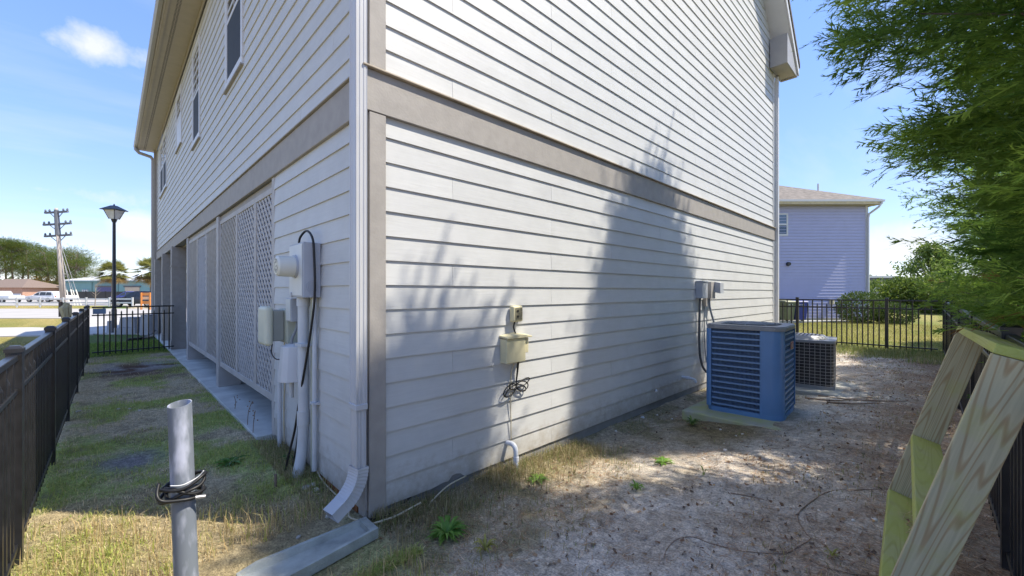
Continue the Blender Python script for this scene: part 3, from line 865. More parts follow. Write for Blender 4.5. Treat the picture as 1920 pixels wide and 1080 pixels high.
# ------------------------------------------------------------------ black aluminium fences
def picket_mesh(h, spear):
    q = MB(); a = .0125
    if spear:
        q.box((-a, -a, 0), (a, a, h - .04))
        q.add([(-a, -a, h - .04), (a, -a, h - .04), (a, a, h - .04), (-a, a, h - .04), (0, 0, h)], [(0, 1, 4), (1, 2, 4), (2, 3, 4), (3, 0, 4)])
    else:
        q.box((-a, -a, 0), (a, a, h))
    me = bpy.data.meshes.new("picket"); me.from_pydata(q.v, [], q.f); me.update(); me.materials.append(M_BLACK)
    return me
P_LONG = picket_mesh(1.16, False); P_SPEAR = picket_mesh(1.08, True)
def post_mesh(h):
    q = MB(); a = .032
    q.box((-a, -a, -.1), (a, a, h - .03)).box((-a - .006, -a - .006, h - .03), (a + .006, a + .006, h - .008))
    b_ = a + .006
    q.add([(-b_, -b_, h - .008), (b_, -b_, h - .008), (b_, b_, h - .008), (-b_, b_, h - .008), (-.02, -.02, h + .008), (.02, -.02, h + .008), (.02, .02, h + .008), (-.02, .02, h + .008)], [(0, 1, 5, 4), (1, 2, 6, 5), (2, 3, 7, 6), (3, 0, 4, 7), (4, 5, 6, 7)])
    me = bpy.data.meshes.new("post"); me.from_pydata(q.v, [], q.f); me.update(); me.materials.append(M_BLACK)
    return me
POST = post_mesh(1.26)
def fence(label, pts, zf, last=True, first=True, skip=()):
    p0 = pts[0]
    f = thing("metal_fence", label, "fence", (p0[0], p0[1], zf(*p0)))
    for i, p in enumerate(pts):
        if (i == 0 and not first) or (i == len(pts) - 1 and not last): continue
        d = Vector(pts[min(i + 1, len(pts) - 1)]) - Vector(pts[max(i - 1, 0)])
        inst("post", POST, f, (p[0], p[1], zf(*p)), math.atan2(d.y, d.x))
    for i in range(len(pts) - 1):
        a_, b_ = Vector((*pts[i], zf(*pts[i]))), Vector((*pts[i + 1], zf(*pts[i + 1])))
        d = (b_ - a_); ln = d.length; d.normalize(); ang = math.atan2(d.y, d.x)
        g0, g1 = a_ + d * .034, b_ - d * .034
        for hz, wd, th in ((1.20, .040, .034), (1.005, .036, .030), (.10, .036, .030)):
            MB().beam(g0 + Vector((0, 0, hz)), g1 + Vector((0, 0, hz)), wd, th).build("rail", M_BLACK, f, bevel=.003, segs=1)
        n = max(2, int(round((ln - .064) / .105)))
        for k in range(1, n):
            p = g0 + (g1 - g0) * (k / n)
            inst("picket", P_LONG if k % 2 == 0 else P_SPEAR, f, (p.x, p.y, p.z + .035), ang)
    return f
RF = [(1.99 + 2.04 * i, -3.05 + .026 * i) for i in range(-2, 6)]
fence("long black metal picket fence in front of the tall evergreens", RF, lambda x, y: .165 + .003 * x)
fence("short black metal fence crossing behind the air conditioners before the lawn", [(12.19, -2.85), (12.22, -1.95), (12.28, -.12), (12.3, 1.7)], lambda x, y: .20, first=False)
LF = [(-1.70, .97 + 1.9 * i) for i in range(-2, 6)] + [(-1.70, 11.45)]
LF = [(-1.70, y) for y in (-2.83, -.93, .97, 2.95, 4.82, 6.72, 8.62, 11.42)]
LF[-1] = (-1.70, 10.52); LF.append((-1.70, 11.5))
fence("black metal picket fence along the grassy side yard by the lamp post lawn", LF, lambda x, y: .02)
fence("black metal fence from the side yard corner to the lattice screen", [(-1.66, 11.52), (-.02, 9.62)] if False else [(-1.665, 11.5), (-.03, 11.75)], lambda x, y: .03, first=False, last=False)

# ------------------------------------------------------------------ things on the shaded wall
mt = thing("electric_meter", "pale steel electric meter box with round white meter on the clapboards", "meter", (-.07, 1.05, 1.55))
MB().box((-.155, .87, 1.555), (-.014, 1.235, 2.02)).build("cabinet", M_GREYMET, mt, bevel=.006)
MB().box((-.161, .885, 1.57), (-.1555, 1.22, 2.005)).build("cover", mat("meter_cover", (.62, .63, .62), .45, var=.05), mt, bevel=.003)
MB().ring([(.05 * math.cos(a), .05 * math.sin(a)) for a in np.linspace(0, 2 * math.pi, 20, False)], [(.042 * math.cos(a), .042 * math.sin(a)) for a in np.linspace(0, 2 * math.pi, 20, False)], 0, .002)
MB().cyl((-.160, 1.05, 1.82), (-.178, 1.05, 1.82), .098, .098, 28).build("collar", M_GREYMET, mt, smooth='auto')
gm = MB().tube([(-.178, 1.05, 1.82), (-.26, 1.05, 1.82), (-.30, 1.05, 1.82), (-.312, 1.05, 1.82)], [.088, .088, .085, .070], 28).build("glass_meter", mat("meter_shell", (.66, .66, .60), .3, var=.05), mt, smooth='auto')
MB().cyl((-.3125, 1.05, 1.82), (-.314, 1.05, 1.82), .062, .062, 24).build("dial", mat("dial_face", (.42, .40, .33), .5, var=.5, scale=40, ramp=(.45, .55)), gm)
for rr in (.05, .034, .018):
    pts = [(.93 + rr * math.cos(a), 1.64 + rr * .9 * math.sin(a)) for a in np.linspace(0, 2 * math.pi, 20, False)]
    MB().tube([(-.085 + rr * math.cos(a), .868, 1.645 + rr * math.sin(a)) for a in np.linspace(0, 2 * math.pi, 21)], .0022, 5).build("knockout", M_GREYMET, mt)
MB().box((-.168, 1.14, 1.56), (-.161, 1.18, 1.60)).build("hasp", M_GREYMET, mt)

def curve(pts, sub=6):
    P = [Vector(p) for p in pts]; o = []
    for i in range(len(P) - 1):
        a, b_, c, d = P[max(i - 1, 0)], P[i], P[i + 1], P[min(i + 2, len(P) - 1)]
        for k in range(sub):
            t = k / sub
            o.append(.5 * ((2 * b_) + (c - a) * t + (2 * a - 5 * b_ + 4 * c - d) * t * t + (3 * b_ - a - 3 * c + d) * t ** 3))
    o.append(P[-1]); return o
def cable(name, label, pts, r, m, cat="cable", n=7, sub=6):
    o = MB().tube(curve(pts, sub), r, n).build(name, m, None, smooth=True)
    return tag(o, label, cat)
cable("cable", "black cable arching over the meter box and hanging to the grass", [(-.10, 1.16, 2.02), (-.10, 1.12, 2.085), (-.085, 1.0, 2.13), (-.08, .87, 2.05), (-.075, .848, 1.9), (-.07, .845, 1.62), (-.075, .88, 1.4), (-.09, .98, 1.05), (-.115, 1.10, .65), (-.13, 1.17, .38), (-.18, 1.19, .14), (-.20, 1.20, .0)], .010, M_CABLE)
cd_ = thing("conduit", "thick grey plastic conduit from the meter box into the ground", "pipe", (-.085, 1.09, 0))
MB().tube(curve([(-.085, 1.09, 1.56), (-.085, 1.09, .9), (-.085, 1.085, .45), (-.10, 1.08, .2), (-.135, 1.07, .03), (-.17, 1.06, -.08)], 5), [.045] * 26, 16).build("pipe", M_PVC, cd_, smooth='auto')
MB().cyl((-.085, 1.09, 1.48), (-.085, 1.09, 1.556), .053, .053, 16).build("coupling", M_PVC, cd_, smooth='auto')
MB().cyl((-.085, 1.085, .44), (-.085, 1.088, .56), .052, .052, 16).build("coupling", M_PVC, cd_, smooth='auto')
MB().box((-.135, .99, 1.13), (-.0135, 1.15, 1.155)).build("strap", M_PVC, cd_)
c2 = thing("conduit", "thin grey conduit with strap beside the thick conduit", "pipe", (-.045, .93, .05))
MB().tube([(-.045, .93, 1.556), (-.045, .93, .07)], .019, 12).build("pipe", M_PVC, c2, smooth='auto')
MB().box((-.07, .89, .64), (-.0135, .97, .66)).build("strap", M_PVC, c2)
tag(MB().tube([(-.04, 1.0, 1.55), (-.04, 1.0, .04)], .014, 10).build("conduit", M_GREEN, None, smooth='auto'), "slim sage conduit tucked behind the two grey conduits", "pipe")
sb = thing("junction_box", "small grey junction box left of the thick conduit", "box", (-.07, 1.33, 1.40))
MB().box((-.135, 1.255, 1.335), (-.014, 1.40, 1.545)).build("housing", M_GREYMET, sb, bevel=.004)
MB().box((-.142, 1.262, 1.345), (-.1355, 1.393, 1.538)).build("lid", mat("box_lid", (.56, .58, .56), .5, var=.05), sb, bevel=.002)
tb = thing("telephone_box", "beige rounded telephone junction box on sage backing by the lattice", "box", (-.12, 1.72, 1.2))
MB().box((-.115, 1.45, 1.12), (-.014, 1.72, 1.44)).build("backing", M_GREEN, tb, bevel=.01)
MB().box((-.21, 1.53, 1.14), (-.117, 1.76, 1.43)).build("body", mat("sage_dark", (.30, .31, .28), .5, var=.06), tb, bevel=.008)
MB().box((-.285, 1.50, 1.10), (-.212, 1.78, 1.47)).build("cover", M_TAN if False else mat("ivory_plastic", (.60, .60, .48), .45, var=.05), tb, bevel=.035, segs=4)
wb = thing("service_box", "white tapered service entrance box above the black cables", "box", (-.1, 1.42, .85))
q = MB()
a = [(-.03, 1.24), (-.16, 1.29), (-.20, 1.34), (-.20, 1.44), (-.16, 1.49), (-.03, 1.54)]
q.add([(x, y, .78) for x, y in a] + [(x * .84 - .004, 1.39 + (y - 1.39) * .78, 1.10) for x, y in a] + [(-.03, 1.30, 1.125), (-.10, 1.35, 1.125), (-.10, 1.43, 1.125), (-.03, 1.48, 1.125)],
      [(0, 1, 7, 6), (1, 2, 8, 7), (2, 3, 9, 8), (3, 4, 10, 9), (4, 5, 11, 10), (5, 0, 6, 11), (5, 4, 3, 2, 1, 0), (6, 7, 13, 12), (7, 8, 13), (8, 9, 14, 13), (9, 10, 14), (10, 11, 15, 14), (12, 13, 14, 15)])
q.build("cover", M_WHITE, wb, bevel=.005)
MB().box((-.05, 1.20, .93), (-.013, 1.30, 1.12)).build("back_plate", M_WHITE, wb, bevel=.003)
MB().cyl((-.09, 1.40, .78), (-.09, 1.40, .62), .022, .020, 12).build("nipple", M_PVC, wb, smooth='auto')
for i, (dy, dx) in enumerate(((0, 0), (.035, -.01), (-.03, .006), (.015, .018))):
    lab = ["black cable hanging from the service box to the grass", "second black cable bundled below the service box", "black cable with loose ends below the service box", "thin black cable bundled against the conduit"][i]
    cable("cable", lab, [(-.055 + dx, 1.235 + dy, 1.02 - i * .05), (-.06 + dx, 1.23 + dy, .85), (-.05 + dx, 1.26 + dy * .6, .6), (-.06 + dx, 1.24 + dy * .9, .38), (-.075 + dx, 1.24 + dy, .2), (-.10 + dx * 2, 1.23 + dy * 1.4, .02)], .009 - i * .001, M_CABLE)
cable("cable", "grey cable looping from the small junction box down to the white box", [(-.07, 1.31, 1.335), (-.075, 1.305, 1.27), (-.10, 1.34, 1.18), (-.10, 1.37, 1.12)], .012, M_GREYPVC)
cable("cable", "thin dark cable dangling from the beige telephone box", [(-.2, 1.60, 1.11), (-.2, 1.62, 1.02), (-.18, 1.54, .97), (-.12, 1.46, .98)], .005, M_CABLE)
cable("cable", "thin green ground wire looping behind the conduit", [(-.03, 1.29, 1.33), (-.035, 1.22, 1.25), (-.035, 1.17, 1.17), (-.03, 1.24, 1.12), (-.03, 1.28, 1.13)], .004, mat("green_wire", (.12, .30, .25), .5))
tag(MB().tube([(-.05, 1.93, .92), (-.05, 1.93, -.05)], .021, 10).build("conduit", M_PVCW, None, smooth='auto'), "short white conduit at the lattice jamb", "pipe")
cable("cable", "cream cable running down beside the lattice jamb", [(-.025, 1.86, 1.12), (-.025, 1.85, .7), (-.03, 1.86, .4), (-.028, 1.85, .05)], .007, M_CREAM)
cable("cable", "cream cable on the ground along the wall foot to the downspout", [(-.02, .95, .06), (-.035, .75, .03), (-.04, .45, .02), (-.06, .2, .02), (-.10, .05, .03), (-.02, -.12, .03)], .006, M_CREAM)
cable("cable", "short cream cable lying in dry grass below the corner board", [(-.02, -.13, .035), (.12, -.16, .04), (.34, -.14, .05)], .007, M_CREAM)
cable("cable", "cream cable emerging under the chipped lowest clapboard", [(.42, -.15, .03), (.62, -.08, .06), (.86, -.012, .045)], .006, M_CREAM)
cable("cable", "black cable tucked under the corner board", [(-.01, -.06, .03), (.08, -.075, .02), (.22, -.04, .03), (.34, .0, .045)], .008, M_CABLE)
tag(MB().box((-.012, .15, -.01), (.018, .90, .043)).build("exposed_sill", mat("rust_board", (.30, .12, .045), .9, var=.4, scale=20), None), "rust coloured sill board under the shaded clapboards", "board")

# ------------------------------------------------------------------ things on the sunny wall
op = thing("outlet_box", "small beige receptacle with open cover above the cable box", "outlet", (1.44, -.03, 1.33))
MB().box((1.36, -.075, 1.325), (1.49, -.015, 1.475)).build("housing", M_TAN, op, bevel=.018, segs=3)
MB().box((1.385, -.080, 1.345), (1.47, -.0755, 1.455)).build("face", mat("dull_olive", (.22, .20, .13), .6, var=.3, scale=60), op)
MB().cyl((1.41, -.079, 1.425), (1.41, -.084, 1.425), .012).build("socket", M_BLACK, op)
MB().cyl((1.41, -.079, 1.375), (1.41, -.084, 1.375), .012).build("socket", M_BLACK, op)
kb = thing("cable_box", "beige plastic cable demarcation box with sloped lid", "box", (1.38, -.05, .95))
MB().box((1.245, -.105, .955), (1.49, -.015, 1.175)).build("body", M_TAN, kb, bevel=.006)
MB().box((1.492, -.085, 1.03), (1.55, -.015, 1.17)).build("side_pocket", M_TAN, kb, bevel=.005)
q = MB().prism([(1.235, 1.178), (1.565, 1.178), (1.565, 1.19), (1.40, 1.212), (1.235, 1.195)], lambda x, z: (x, -.12, z), lambda x, z: (x, -.014, z + .012)); q.build("lid", M_TAN, kb, bevel=.003)
for zz in (1.00, 1.06, 1.12):
    MB().box((1.2415, -.098, zz), (1.2448, -.05, zz + .028)).build("hinge", M_TAN, kb)
cable("cable", "short black cord between the receptacle and the cable box", [(1.40, -.05, 1.325), (1.375, -.06, 1.28), (1.385, -.065, 1.24), (1.41, -.06, 1.20)], .007, M_CABLE)
ck = thing("cord_coil", "black cord tied in loops below the cable box", "cord", (1.42, -.03, .70))
MB().tube(curve([(1.44, -.05, .955), (1.44, -.04, .85), (1.435, -.035, .77), (1.43, -.04, .72)]), .006, 6).build("drop", M_CABLE, ck, smooth=True)
MB().tube(curve([(1.455, -.05, .955), (1.452, -.04, .86), (1.44, -.035, .77), (1.432, -.04, .72)]), .005, 6).build("drop", M_CABLE, ck, smooth=True)
for sx, w_, hgt, dz in ((1, .17, .05, .03), (1, .15, -.01, .045), (-1, .15, -.06, .035), (-1, .10, .02, .03), (-1, .17, -.04, .05), (1, .12, -.04, .03)):
    pts = []
    for k in range(13):
        a = 2 * math.pi * k / 12
        u = (1 - math.cos(a)) / 2; v_ = math.sin(a)
        pts.append((1.43 + sx * u * w_, -.035 - .012 * math.sin(a * .5) - .003 * random.random(), .715 + hgt * u + v_ * dz))
    MB().tube(curve(pts, 3), .006, 6).build("loop", M_CABLE, ck, smooth=True)
cable("cable", "thin cream cable running from the cord loops down to the white elbow", [(1.40, -.05, .95), (1.37, -.035, .85), (1.365, -.03, .66), (1.37, -.028, .45), (1.375, -.028, .23)], .0055, M_CREAM)
pe = thing("drain_pipe", "white plastic elbow pipe turning down into the grass", "pipe", (1.34, -.1, 0))
MB().tube(curve([(1.335, -.012, .205), (1.335, -.075, .212), (1.335, -.115, .195), (1.335, -.13, .15), (1.335, -.132, .05), (1.335, -.132, -.06)], 5), .0225, 14).build("pipe", M_PVCW, pe, smooth='auto')
MB().cyl((1.335, -.132, .075), (1.335, -.132, .11), .0265, .0265, 14).build("coupling", M_PVCW, pe, smooth='auto')
ps = thing("drain_pipe", "white drain stub poking from the wall near the blue condenser", "pipe", (5.15, -.05, .22))
MB().tube(curve([(5.12, -.01, .275), (5.12, -.12, .27), (5.14, -.19, .255), (5.15, -.215, .21)], 5), .021, 12).build("pipe", M_PVCW, ps, smooth='auto')
MB().cyl((5.12, -.09, .2725), (5.12, -.125, .27), .0255, .0255, 12).build("coupling", M_PVCW, ps, smooth='auto')
tag(MB().cyl((4.25, -.012, .20), (4.25, -.034, .20), .022, .02, 12).build("wall_plug", M_PVCW, None, smooth='auto'), "small white cap set in the lowest clapboard", "cap")
d1 = thing("disconnect_box", "grey electrical disconnect in the tree shadow edge above the blue condenser", "box", (5.72, -.05, 1.5))
MB().box((5.63, -.125, 1.50), (5.86, -.014, 1.78)).build("housing", M_GREYMET, d1, bevel=.005)
MB().box((5.62, -.135, 1.765), (5.87, -.014, 1.79)).build("lid", M_GREYMET, d1, bevel=.004)
d2 = thing("disconnect_box", "paler grey electrical disconnect with its flap open", "box", (6.12, -.05, 1.5))
MB().box((6.02, -.12, 1.49), (6.21, -.014, 1.78)).build("housing", mat("taupe_steel", (.36, .34, .32), .5), d2, bevel=.005)
MB().obox((6.24, -.17, 1.68), (.004, .05, .01), (.08, 0, 0), (0, .0, .09)).build("flap", M_GREYMET, d2)
tag(MB().box((5.93, -.07, 1.36), (6.00, -.014, 1.50)).build("fuse_box", mat("taupe_small", (.28, .26, .24), .6), None, bevel=.003), "small taupe box hanging between the two disconnects", "box")
cable("conduit", "dark flexible conduit curving from the disconnect to the condenser foot", [(5.70, -.06, 1.50), (5.69, -.055, 1.2), (5.68, -.055, .8), (5.72, -.06, .5), (5.80, -.10, .30), (5.93, -.2, .2), (5.95, -.35, .18)], .019, mat("flex_dark", (.10, .10, .105), .5, var=.3, scale=60), "pipe", 10)
cable("conduit", "thin grey conduit hanging from the small taupe box", [(5.965, -.03, 1.36), (5.96, -.03, 1.0), (5.97, -.035, .7), (6.0, -.05, .4)], .009, M_GREYPVC, "pipe", 7)
cable("conduit", "grey flexible conduit dropping from the open disconnect behind the blue condenser", [(6.10, -.06, 1.49), (6.12, -.06, 1.35), (6.2, -.08, 1.15), (6.3, -.1, .95), (6.4, -.15, .7)], .017, M_GREYPVC, "pipe", 9)

# ------------------------------------------------------------------ air conditioners on their pads
def rsq(h, r, n=7, hy=None):
    hy = hy or h; o = []
    for cx, cy, a0 in ((h - r, hy - r, 0), (-h + r, hy - r, 90), (-h + r, -hy + r, 180), (h - r, -hy + r, 270)):
        for k in range(n + 1):
            a = rad(a0 + 90 * k / n); o.append((cx + r * math.cos(a), cy + r * math.sin(a)))
    return o
def arcstrip(h, r, th, lo, hi, a0, n=8, fa=.02, fb=.02):
    """a curved corner panel: quarter round plus flat flanges"""
    o = []; i_ = []
    for k in range(-1, n + 2):
        kk = min(max(k, 0), n); a = rad(a0 + 90 * kk / n)
        sx, sy = (1 if math.cos(rad(a0 + 45)) > 0 else -1), (1 if math.sin(rad(a0 + 45)) > 0 else -1)
        cx, cy = sx * (h - r), sy * (h - r); ex = ey = 0
        if k == -1: ex, ey = math.cos(rad(a0 - 90)) * fa, math.sin(rad(a0 - 90)) * fa
        if k == n + 1: ex, ey = math.cos(rad(a0 + 180)) * fb, math.sin(rad(a0 + 180)) * fb
        o.append((cx + r * math.cos(a) + ex, cy + r * math.sin(a) + ey)); i_.append((cx + (r - th) * math.cos(a) + ex, cy + (r - th) * math.sin(a) + ey))
    n2 = len(o); q = MB()
    vs = [(x, y, lo) for x, y in o] + [(x, y, hi) for x, y in o] + [(x, y, lo) for x, y in i_] + [(x, y, hi) for x, y in i_]
    fs = []
    for k in range(n2 - 1):
        fs += [(k, k + 1, n2 + k + 1, n2 + k), (2 * n2 + k + 1, 2 * n2 + k, 3 * n2 + k, 3 * n2 + k + 1), (n2 + k, n2 + k + 1, 3 * n2 + k + 1, 3 * n2 + k)]
    fs += [(0, n2, 3 * n2, 2 * n2), (n2 - 1, 3 * n2 - 1, 4 * n2 - 1, 2 * n2 - 1)]
    return q.add(vs, fs)
def place(o, loc, rz):
    o.location = loc; o.rotation_euler = (0, 0, rz)
pad1 = MB().box((3.93, -1.76, -.05), (5.30, -.52, .095)).build("equipment_pad", M_MOSS, None, bevel=.012)
tag(pad1, "mossy concrete pad under the tall blue condenser", "pad")
pad1.rotation_euler = (0, 0, 0)
ac = thing("air_conditioner", "tall blue rounded air conditioner condenser with horizontal louvers", "air conditioner", (0, 0, 0))
H1 = .425; T1 = 1.10
MB().ring(rsq(H1, .12), rsq(H1 - .05, .08), .0, .055).build("base_pan", M_BLUE, ac, smooth='auto', local=True)
q = MB().ring(rsq(H1 - .045, .10), rsq(H1 - .065, .08), .05, T1 - .06); q.build("coil", M_COIL, ac, local=True)
fin = MB(); pr = rsq(H1 - .030, .10, 10); pr2 = rsq(H1 - .044, .09, 10)
for s in range(4):
    for k in range(52):
        u = -H1 + .06 + (2 * H1 - .12) * k / 51
        p_ = [(u, -H1 + .030), (H1 - .030, u), (u, H1 - .030), (-H1 + .030, u)][s]
        hx, hy = ((.0016, .012) if s % 2 == 0 else (.012, .0016))
        fin.box((p_[0] - hx, p_[1] - hy, .055), (p_[0] + hx, p_[1] + hy, T1 - .065))
tag(fin.build("coil_fins", M_BLUEBAR, ac, local=True), kind="stuff")
for k in range(14):
    z0 = .085 + k * (T1 - .19) / 13
    MB().ring(rsq(H1 - .004, .118), rsq(H1 - .024, .10), z0, z0 + .020).build("louver_bar", M_BLUEBAR, ac, smooth='auto', local=True)
for a0 in (0, 90, 270):
    arcstrip(H1 + .001, .05, .015, .056, T1 - .056, a0).build("corner_panel", M_BLUE, ac, smooth='auto', local=True)
arcstrip(H1 + .001, .12, .02, .056, T1 - .056, 180, fa=.10, fb=-.015).build("corner_panel", M_BLUE, ac, smooth='auto', local=True)
MB().box((-H1 - .0015, -H1 + .215, .056), (-H1 + .012, -H1 + .235, T1 - .057)).build("panel_edge", M_BLUE, ac, local=True)
tp = MB().ring(rsq(H1 + .010, .13), rsq(H1 - .10, .20), T1 - .055, T1 - .012)
tp.ring(rsq(H1 + .004, .125), rsq(H1 - .10, .20), T1 - .0115, T1)
tp = tp.build("top_panel", M_ACG, ac, smooth='auto', local=True, bevel=.004)
for k in range(7):
    r_ = .04 + k * .042
    MB().tube([(r_ * math.cos(a), r_ * math.sin(a), T1 + .028 - .06 * r_) for a in np.linspace(0, 2 * math.pi, 25)], .003, 5).build("grille_ring", M_GREYMET, tp, local=True)
for k in range(8):
    a = math.pi * k / 4
    MB().tube([(.04 * math.cos(a), .04 * math.sin(a), T1 + .026), (.2 * math.cos(a), .2 * math.sin(a), T1 + .018), (.31 * math.cos(a), .31 * math.sin(a), T1 - .003)], .004, 5).build("grille_spoke", M_GREYMET, tp, local=True)
MB().cyl((0, 0, T1 - .25), (0, 0, T1 - .1), .07).build("fan_motor", M_BLACK, ac, local=True)
for k in range(3):
    a = 2 * math.pi * k / 3
    MB().obox((.16 * math.cos(a), .16 * math.sin(a), T1 - .13), (.12 * math.cos(a), .12 * math.sin(a), 0), (-.05 * math.sin(a), .05 * math.cos(a), .02), (0, 0, .002)).build("fan_blade", M_GREYMET, ac, local=True)
for k in range(5):
    MB().cyl((-H1 + .06 + k * .16, -H1 - .008, T1 - .03), (-H1 + .06 + k * .16, -H1 - .0125, T1 - .03), .005, .005, 6).build("screw", M_GREYMET, ac, local=True)
    MB().cyl((-H1 - .008, -H1 + .08 + k * .16, T1 - .03), (-H1 - .0125, -H1 + .08 + k * .16, T1 - .03), .005, .005, 6).build("screw", M_GREYMET, ac, local=True)
bd = MB().box((.02, -H1 - .010, T1 - .30), (.17, -H1 - .003, T1 - .205)).build("badge", mat("badge_frame", (.62, .42, .34), .4), ac, local=True)
MB().box((.03, -H1 - .0125, T1 - .288), (.16, -H1 - .0102, T1 - .217)).build("badge_field", mat("badge_red", (.42, .10, .05), .4), bd, local=True)
q = MB()
for k, bits in enumerate(("110101111", "101101111", "101101111", "110101110")):
    for b_ in range(9):
        if bits[b_] == '1':
            cx, cz = .038 + k * .030 + (b_ % 3) * .007, T1 - .232 - (b_ // 3) * .016
            q.box((cx, -H1 - .0140, cz - .014), (cx + .006, -H1 - .0127, cz))
tag(q.build("badge_letters", mat("badge_ink", (.75, .62, .5), .4), bd, local=True), kind="stuff")
place(ac, (4.66, -1.11, .094), rad(3))
pad2 = MB().box((6.05, -1.92, -.05), (7.25, -.80, .14)).build("equipment_pad", M_CONC, None, bevel=.012)
tag(pad2, "plain grey concrete pad under the low dark condenser", "pad")
a2 = thing("air_conditioner", "low dark grey air conditioner condenser behind square wire guard", "air conditioner", (0, 0, 0))
H2, T2 = .40, .74
MB().ring(rsq(H2 + .005, .10), rsq(H2 - .06, .06), .0, .05).build("base_pan", M_ACG, a2, smooth='auto', local=True)
MB().ring(rsq(H2 - .02, .09), rsq(H2 - .06, .06), .045, T2 - .05).build("coil", M_ACD, a2, local=True)
for k in range(13):
    z0 = .07 + k * (T2 - .16) / 12
    MB().ring(rsq(H2, .10), rsq(H2 - .006, .095), z0, z0 + .006).build("guard_wire", M_WIRE, a2, local=True)
vw = rsq(H2 - .003, .10, 5)
def along(path, n):
    P = [Vector((*p, 0)) for p in path] + [Vector((*path[0], 0))]
    ls = [(P[i + 1] - P[i]).length for i in range(len(P) - 1)]; tot = sum(ls); o = []
    for k in range(n):
        d = tot * k / n; i = 0
        while d > ls[i]: d -= ls[i]; i += 1
        o.append(P[i].lerp(P[i + 1], d / ls[i]))
    return o
for p_ in along(vw, 46):
    MB().box((p_.x - .003, p_.y - .003, .05), (p_.x + .003, p_.y + .003, T2 - .052)).build("guard_wire", M_WIRE, a2, local=True)
tp = MB().ring(rsq(H2 + .014, .11), rsq(H2 - .11, .14), T2 - .05, T2 - .006).build("top_panel", M_ACG, a2, smooth='auto', local=True, bevel=.006)
q = MB(); oc = [(.34 * math.cos(rad(22.5 + 45 * k)), .34 * math.sin(rad(22.5 + 45 * k))) for k in range(8)]; oc2 = [(x * .8, y * .8) for x, y in oc]
q.add([(x, y, T2 - .005) for x, y in oc] + [(x, y, T2 + .045) for x, y in oc2], [(i, (i + 1) % 8, 8 + (i + 1) % 8, 8 + i) for i in range(8)] + [tuple(range(8, 16))])
q.build("fan_hood", M_ACG, tp, local=True)
q = MB()
for k in range(9):
    y_ = -.2 + k * .05; hw = .24 - abs(y_) * .5
    q.box((-hw, y_ - .012, T2 + .0455), (hw, y_ + .012, T2 + .0475))
tag(q.build("hood_slots", M_ACD, tp, local=True), kind="stuff")
place(a2, (6.72, -1.30, .139), rad(6))

# ------------------------------------------------------------------ splash block, grey standpipe, wooden frame
spb = thing("splash_block", "weathered concrete splash block under the downspout elbow", "splash block", (-.42, -.2, .0))
q = MB(); zb = .0
def sp(x, u, z):  # trough flares towards its open end
    t_ = (-.06 - x) / .74; yc = -.165 - .07 * t_; hw = .095 + .055 * t_
    return (x, yc + u * hw, z)
prof = [(-1, .0), (-1, .065), (-.80, .065), (-.66, .030), (.66, .030), (.80, .065), (1, .065), (1, .0)]
xs = [-.05, -.10, -.101, -.3, -.5, -.7, -.80]
vs = []; n8 = len(prof)
for i, x in enumerate(xs):
    for u, z in prof:
        zz = z
        if i <= 1: zz = z if z in (0.0,) else .065
        if i == len(xs) - 1 and z == .065: zz = .04
        vs.append(sp(x, u, zz + .004))
fs = [tuple(range(n8))] + [tuple((len(xs) - 1) * n8 + k for k in reversed(range(n8)))]
for i in range(len(xs) - 1):
    for k in range(n8):
        a_ = i * n8 + k; b_ = i * n8 + (k + 1) % n8
        fs.append((a_, a_ + n8, b_ + n8, b_))
q.add(vs, fs); q.build("trough", M_CONCG, spb, bevel=.006)
st = at(337, 757, 2.15); sbm = at(351, 1125, 2.12)
sp_ = thing("standpipe", "open grey plastic pipe standing in the side yard grass", "pipe", (sbm.x, sbm.y, 0))
ax = (st - sbm).normalized(); low = sbm - ax * .12
q = MB(); n24 = 28
u_ = Vector((1, 0, 0)); u_ = (u_ - ax * u_.dot(ax)).normalized(); v_ = ax.cross(u_)
vs = []
for r_, p_ in ((.051, low), (.051, st), (.046, st), (.046, low)):
    for k in range(n24):
        a = 2 * math.pi * k / n24
        tip = ax * (.012 * math.cos(a - 1.0)) if p_ is st else Vector((0, 0, 0))
        vs.append(p_ + tip + (u_ * math.cos(a) + v_ * math.sin(a)) * r_)
fs = []
for i in range(3):
    for k in range(n24):
        a_ = i * n24 + k; b_ = i * n24 + (k + 1) % n24
        fs.append((a_, b_, b_ + n24, a_ + n24))
q.add(vs, fs)
M_SP = mat("weathered_pvc", (.20, .225, .265), .5, var=.1, scale=16, detail=9, stretch=(1, 1, .28), var2=(.46, .48, .58), ramp=(.46, .66))
q.build("pipe", M_SP, sp_, smooth='auto')
MB().cyl(low + ax * .22, low + ax * .235, .0525, .0525, 24).build("collar_line", M_SP, sp_, smooth='auto')
cc_ = thing("cable_loop", "black cable looped and tied around the grey standpipe", "cable", tuple(at(340, 905, 2.1)))
cen = sbm + ax * ((at(340, 915, 2.14) - sbm).dot(ax))
view = (Vector(CAM) - cen); view.z = 0; view.normalize(); sdv = Vector((-view.y, view.x, 0))
def loop(rx, rz, dz, tilt, ph, wob, off=.0):
    pts = []
    for k in range(25):
        a = 2 * math.pi * k / 24
        pts.append(cen + sdv * (math.cos(a) * rx + off) + view * (math.sin(a) * .066) + Vector((0, 0, dz + math.cos(a + ph) * tilt + .008 * math.sin(3 * a + wob))))
    return pts
for prm in ((.092, 0, .035, .022, .3, 0.0, .004), (.082, 0, -.005, -.028, .2, 1.0, .010), (.088, 0, -.028, .012, 1.2, 2.0, -.004), (.078, 0, .012, .034, .6, 3.0, .012)):
    MB().tube(curve(loop(*prm), 2), .0085, 7).build("loop", M_CABLE, cc_, smooth=True)
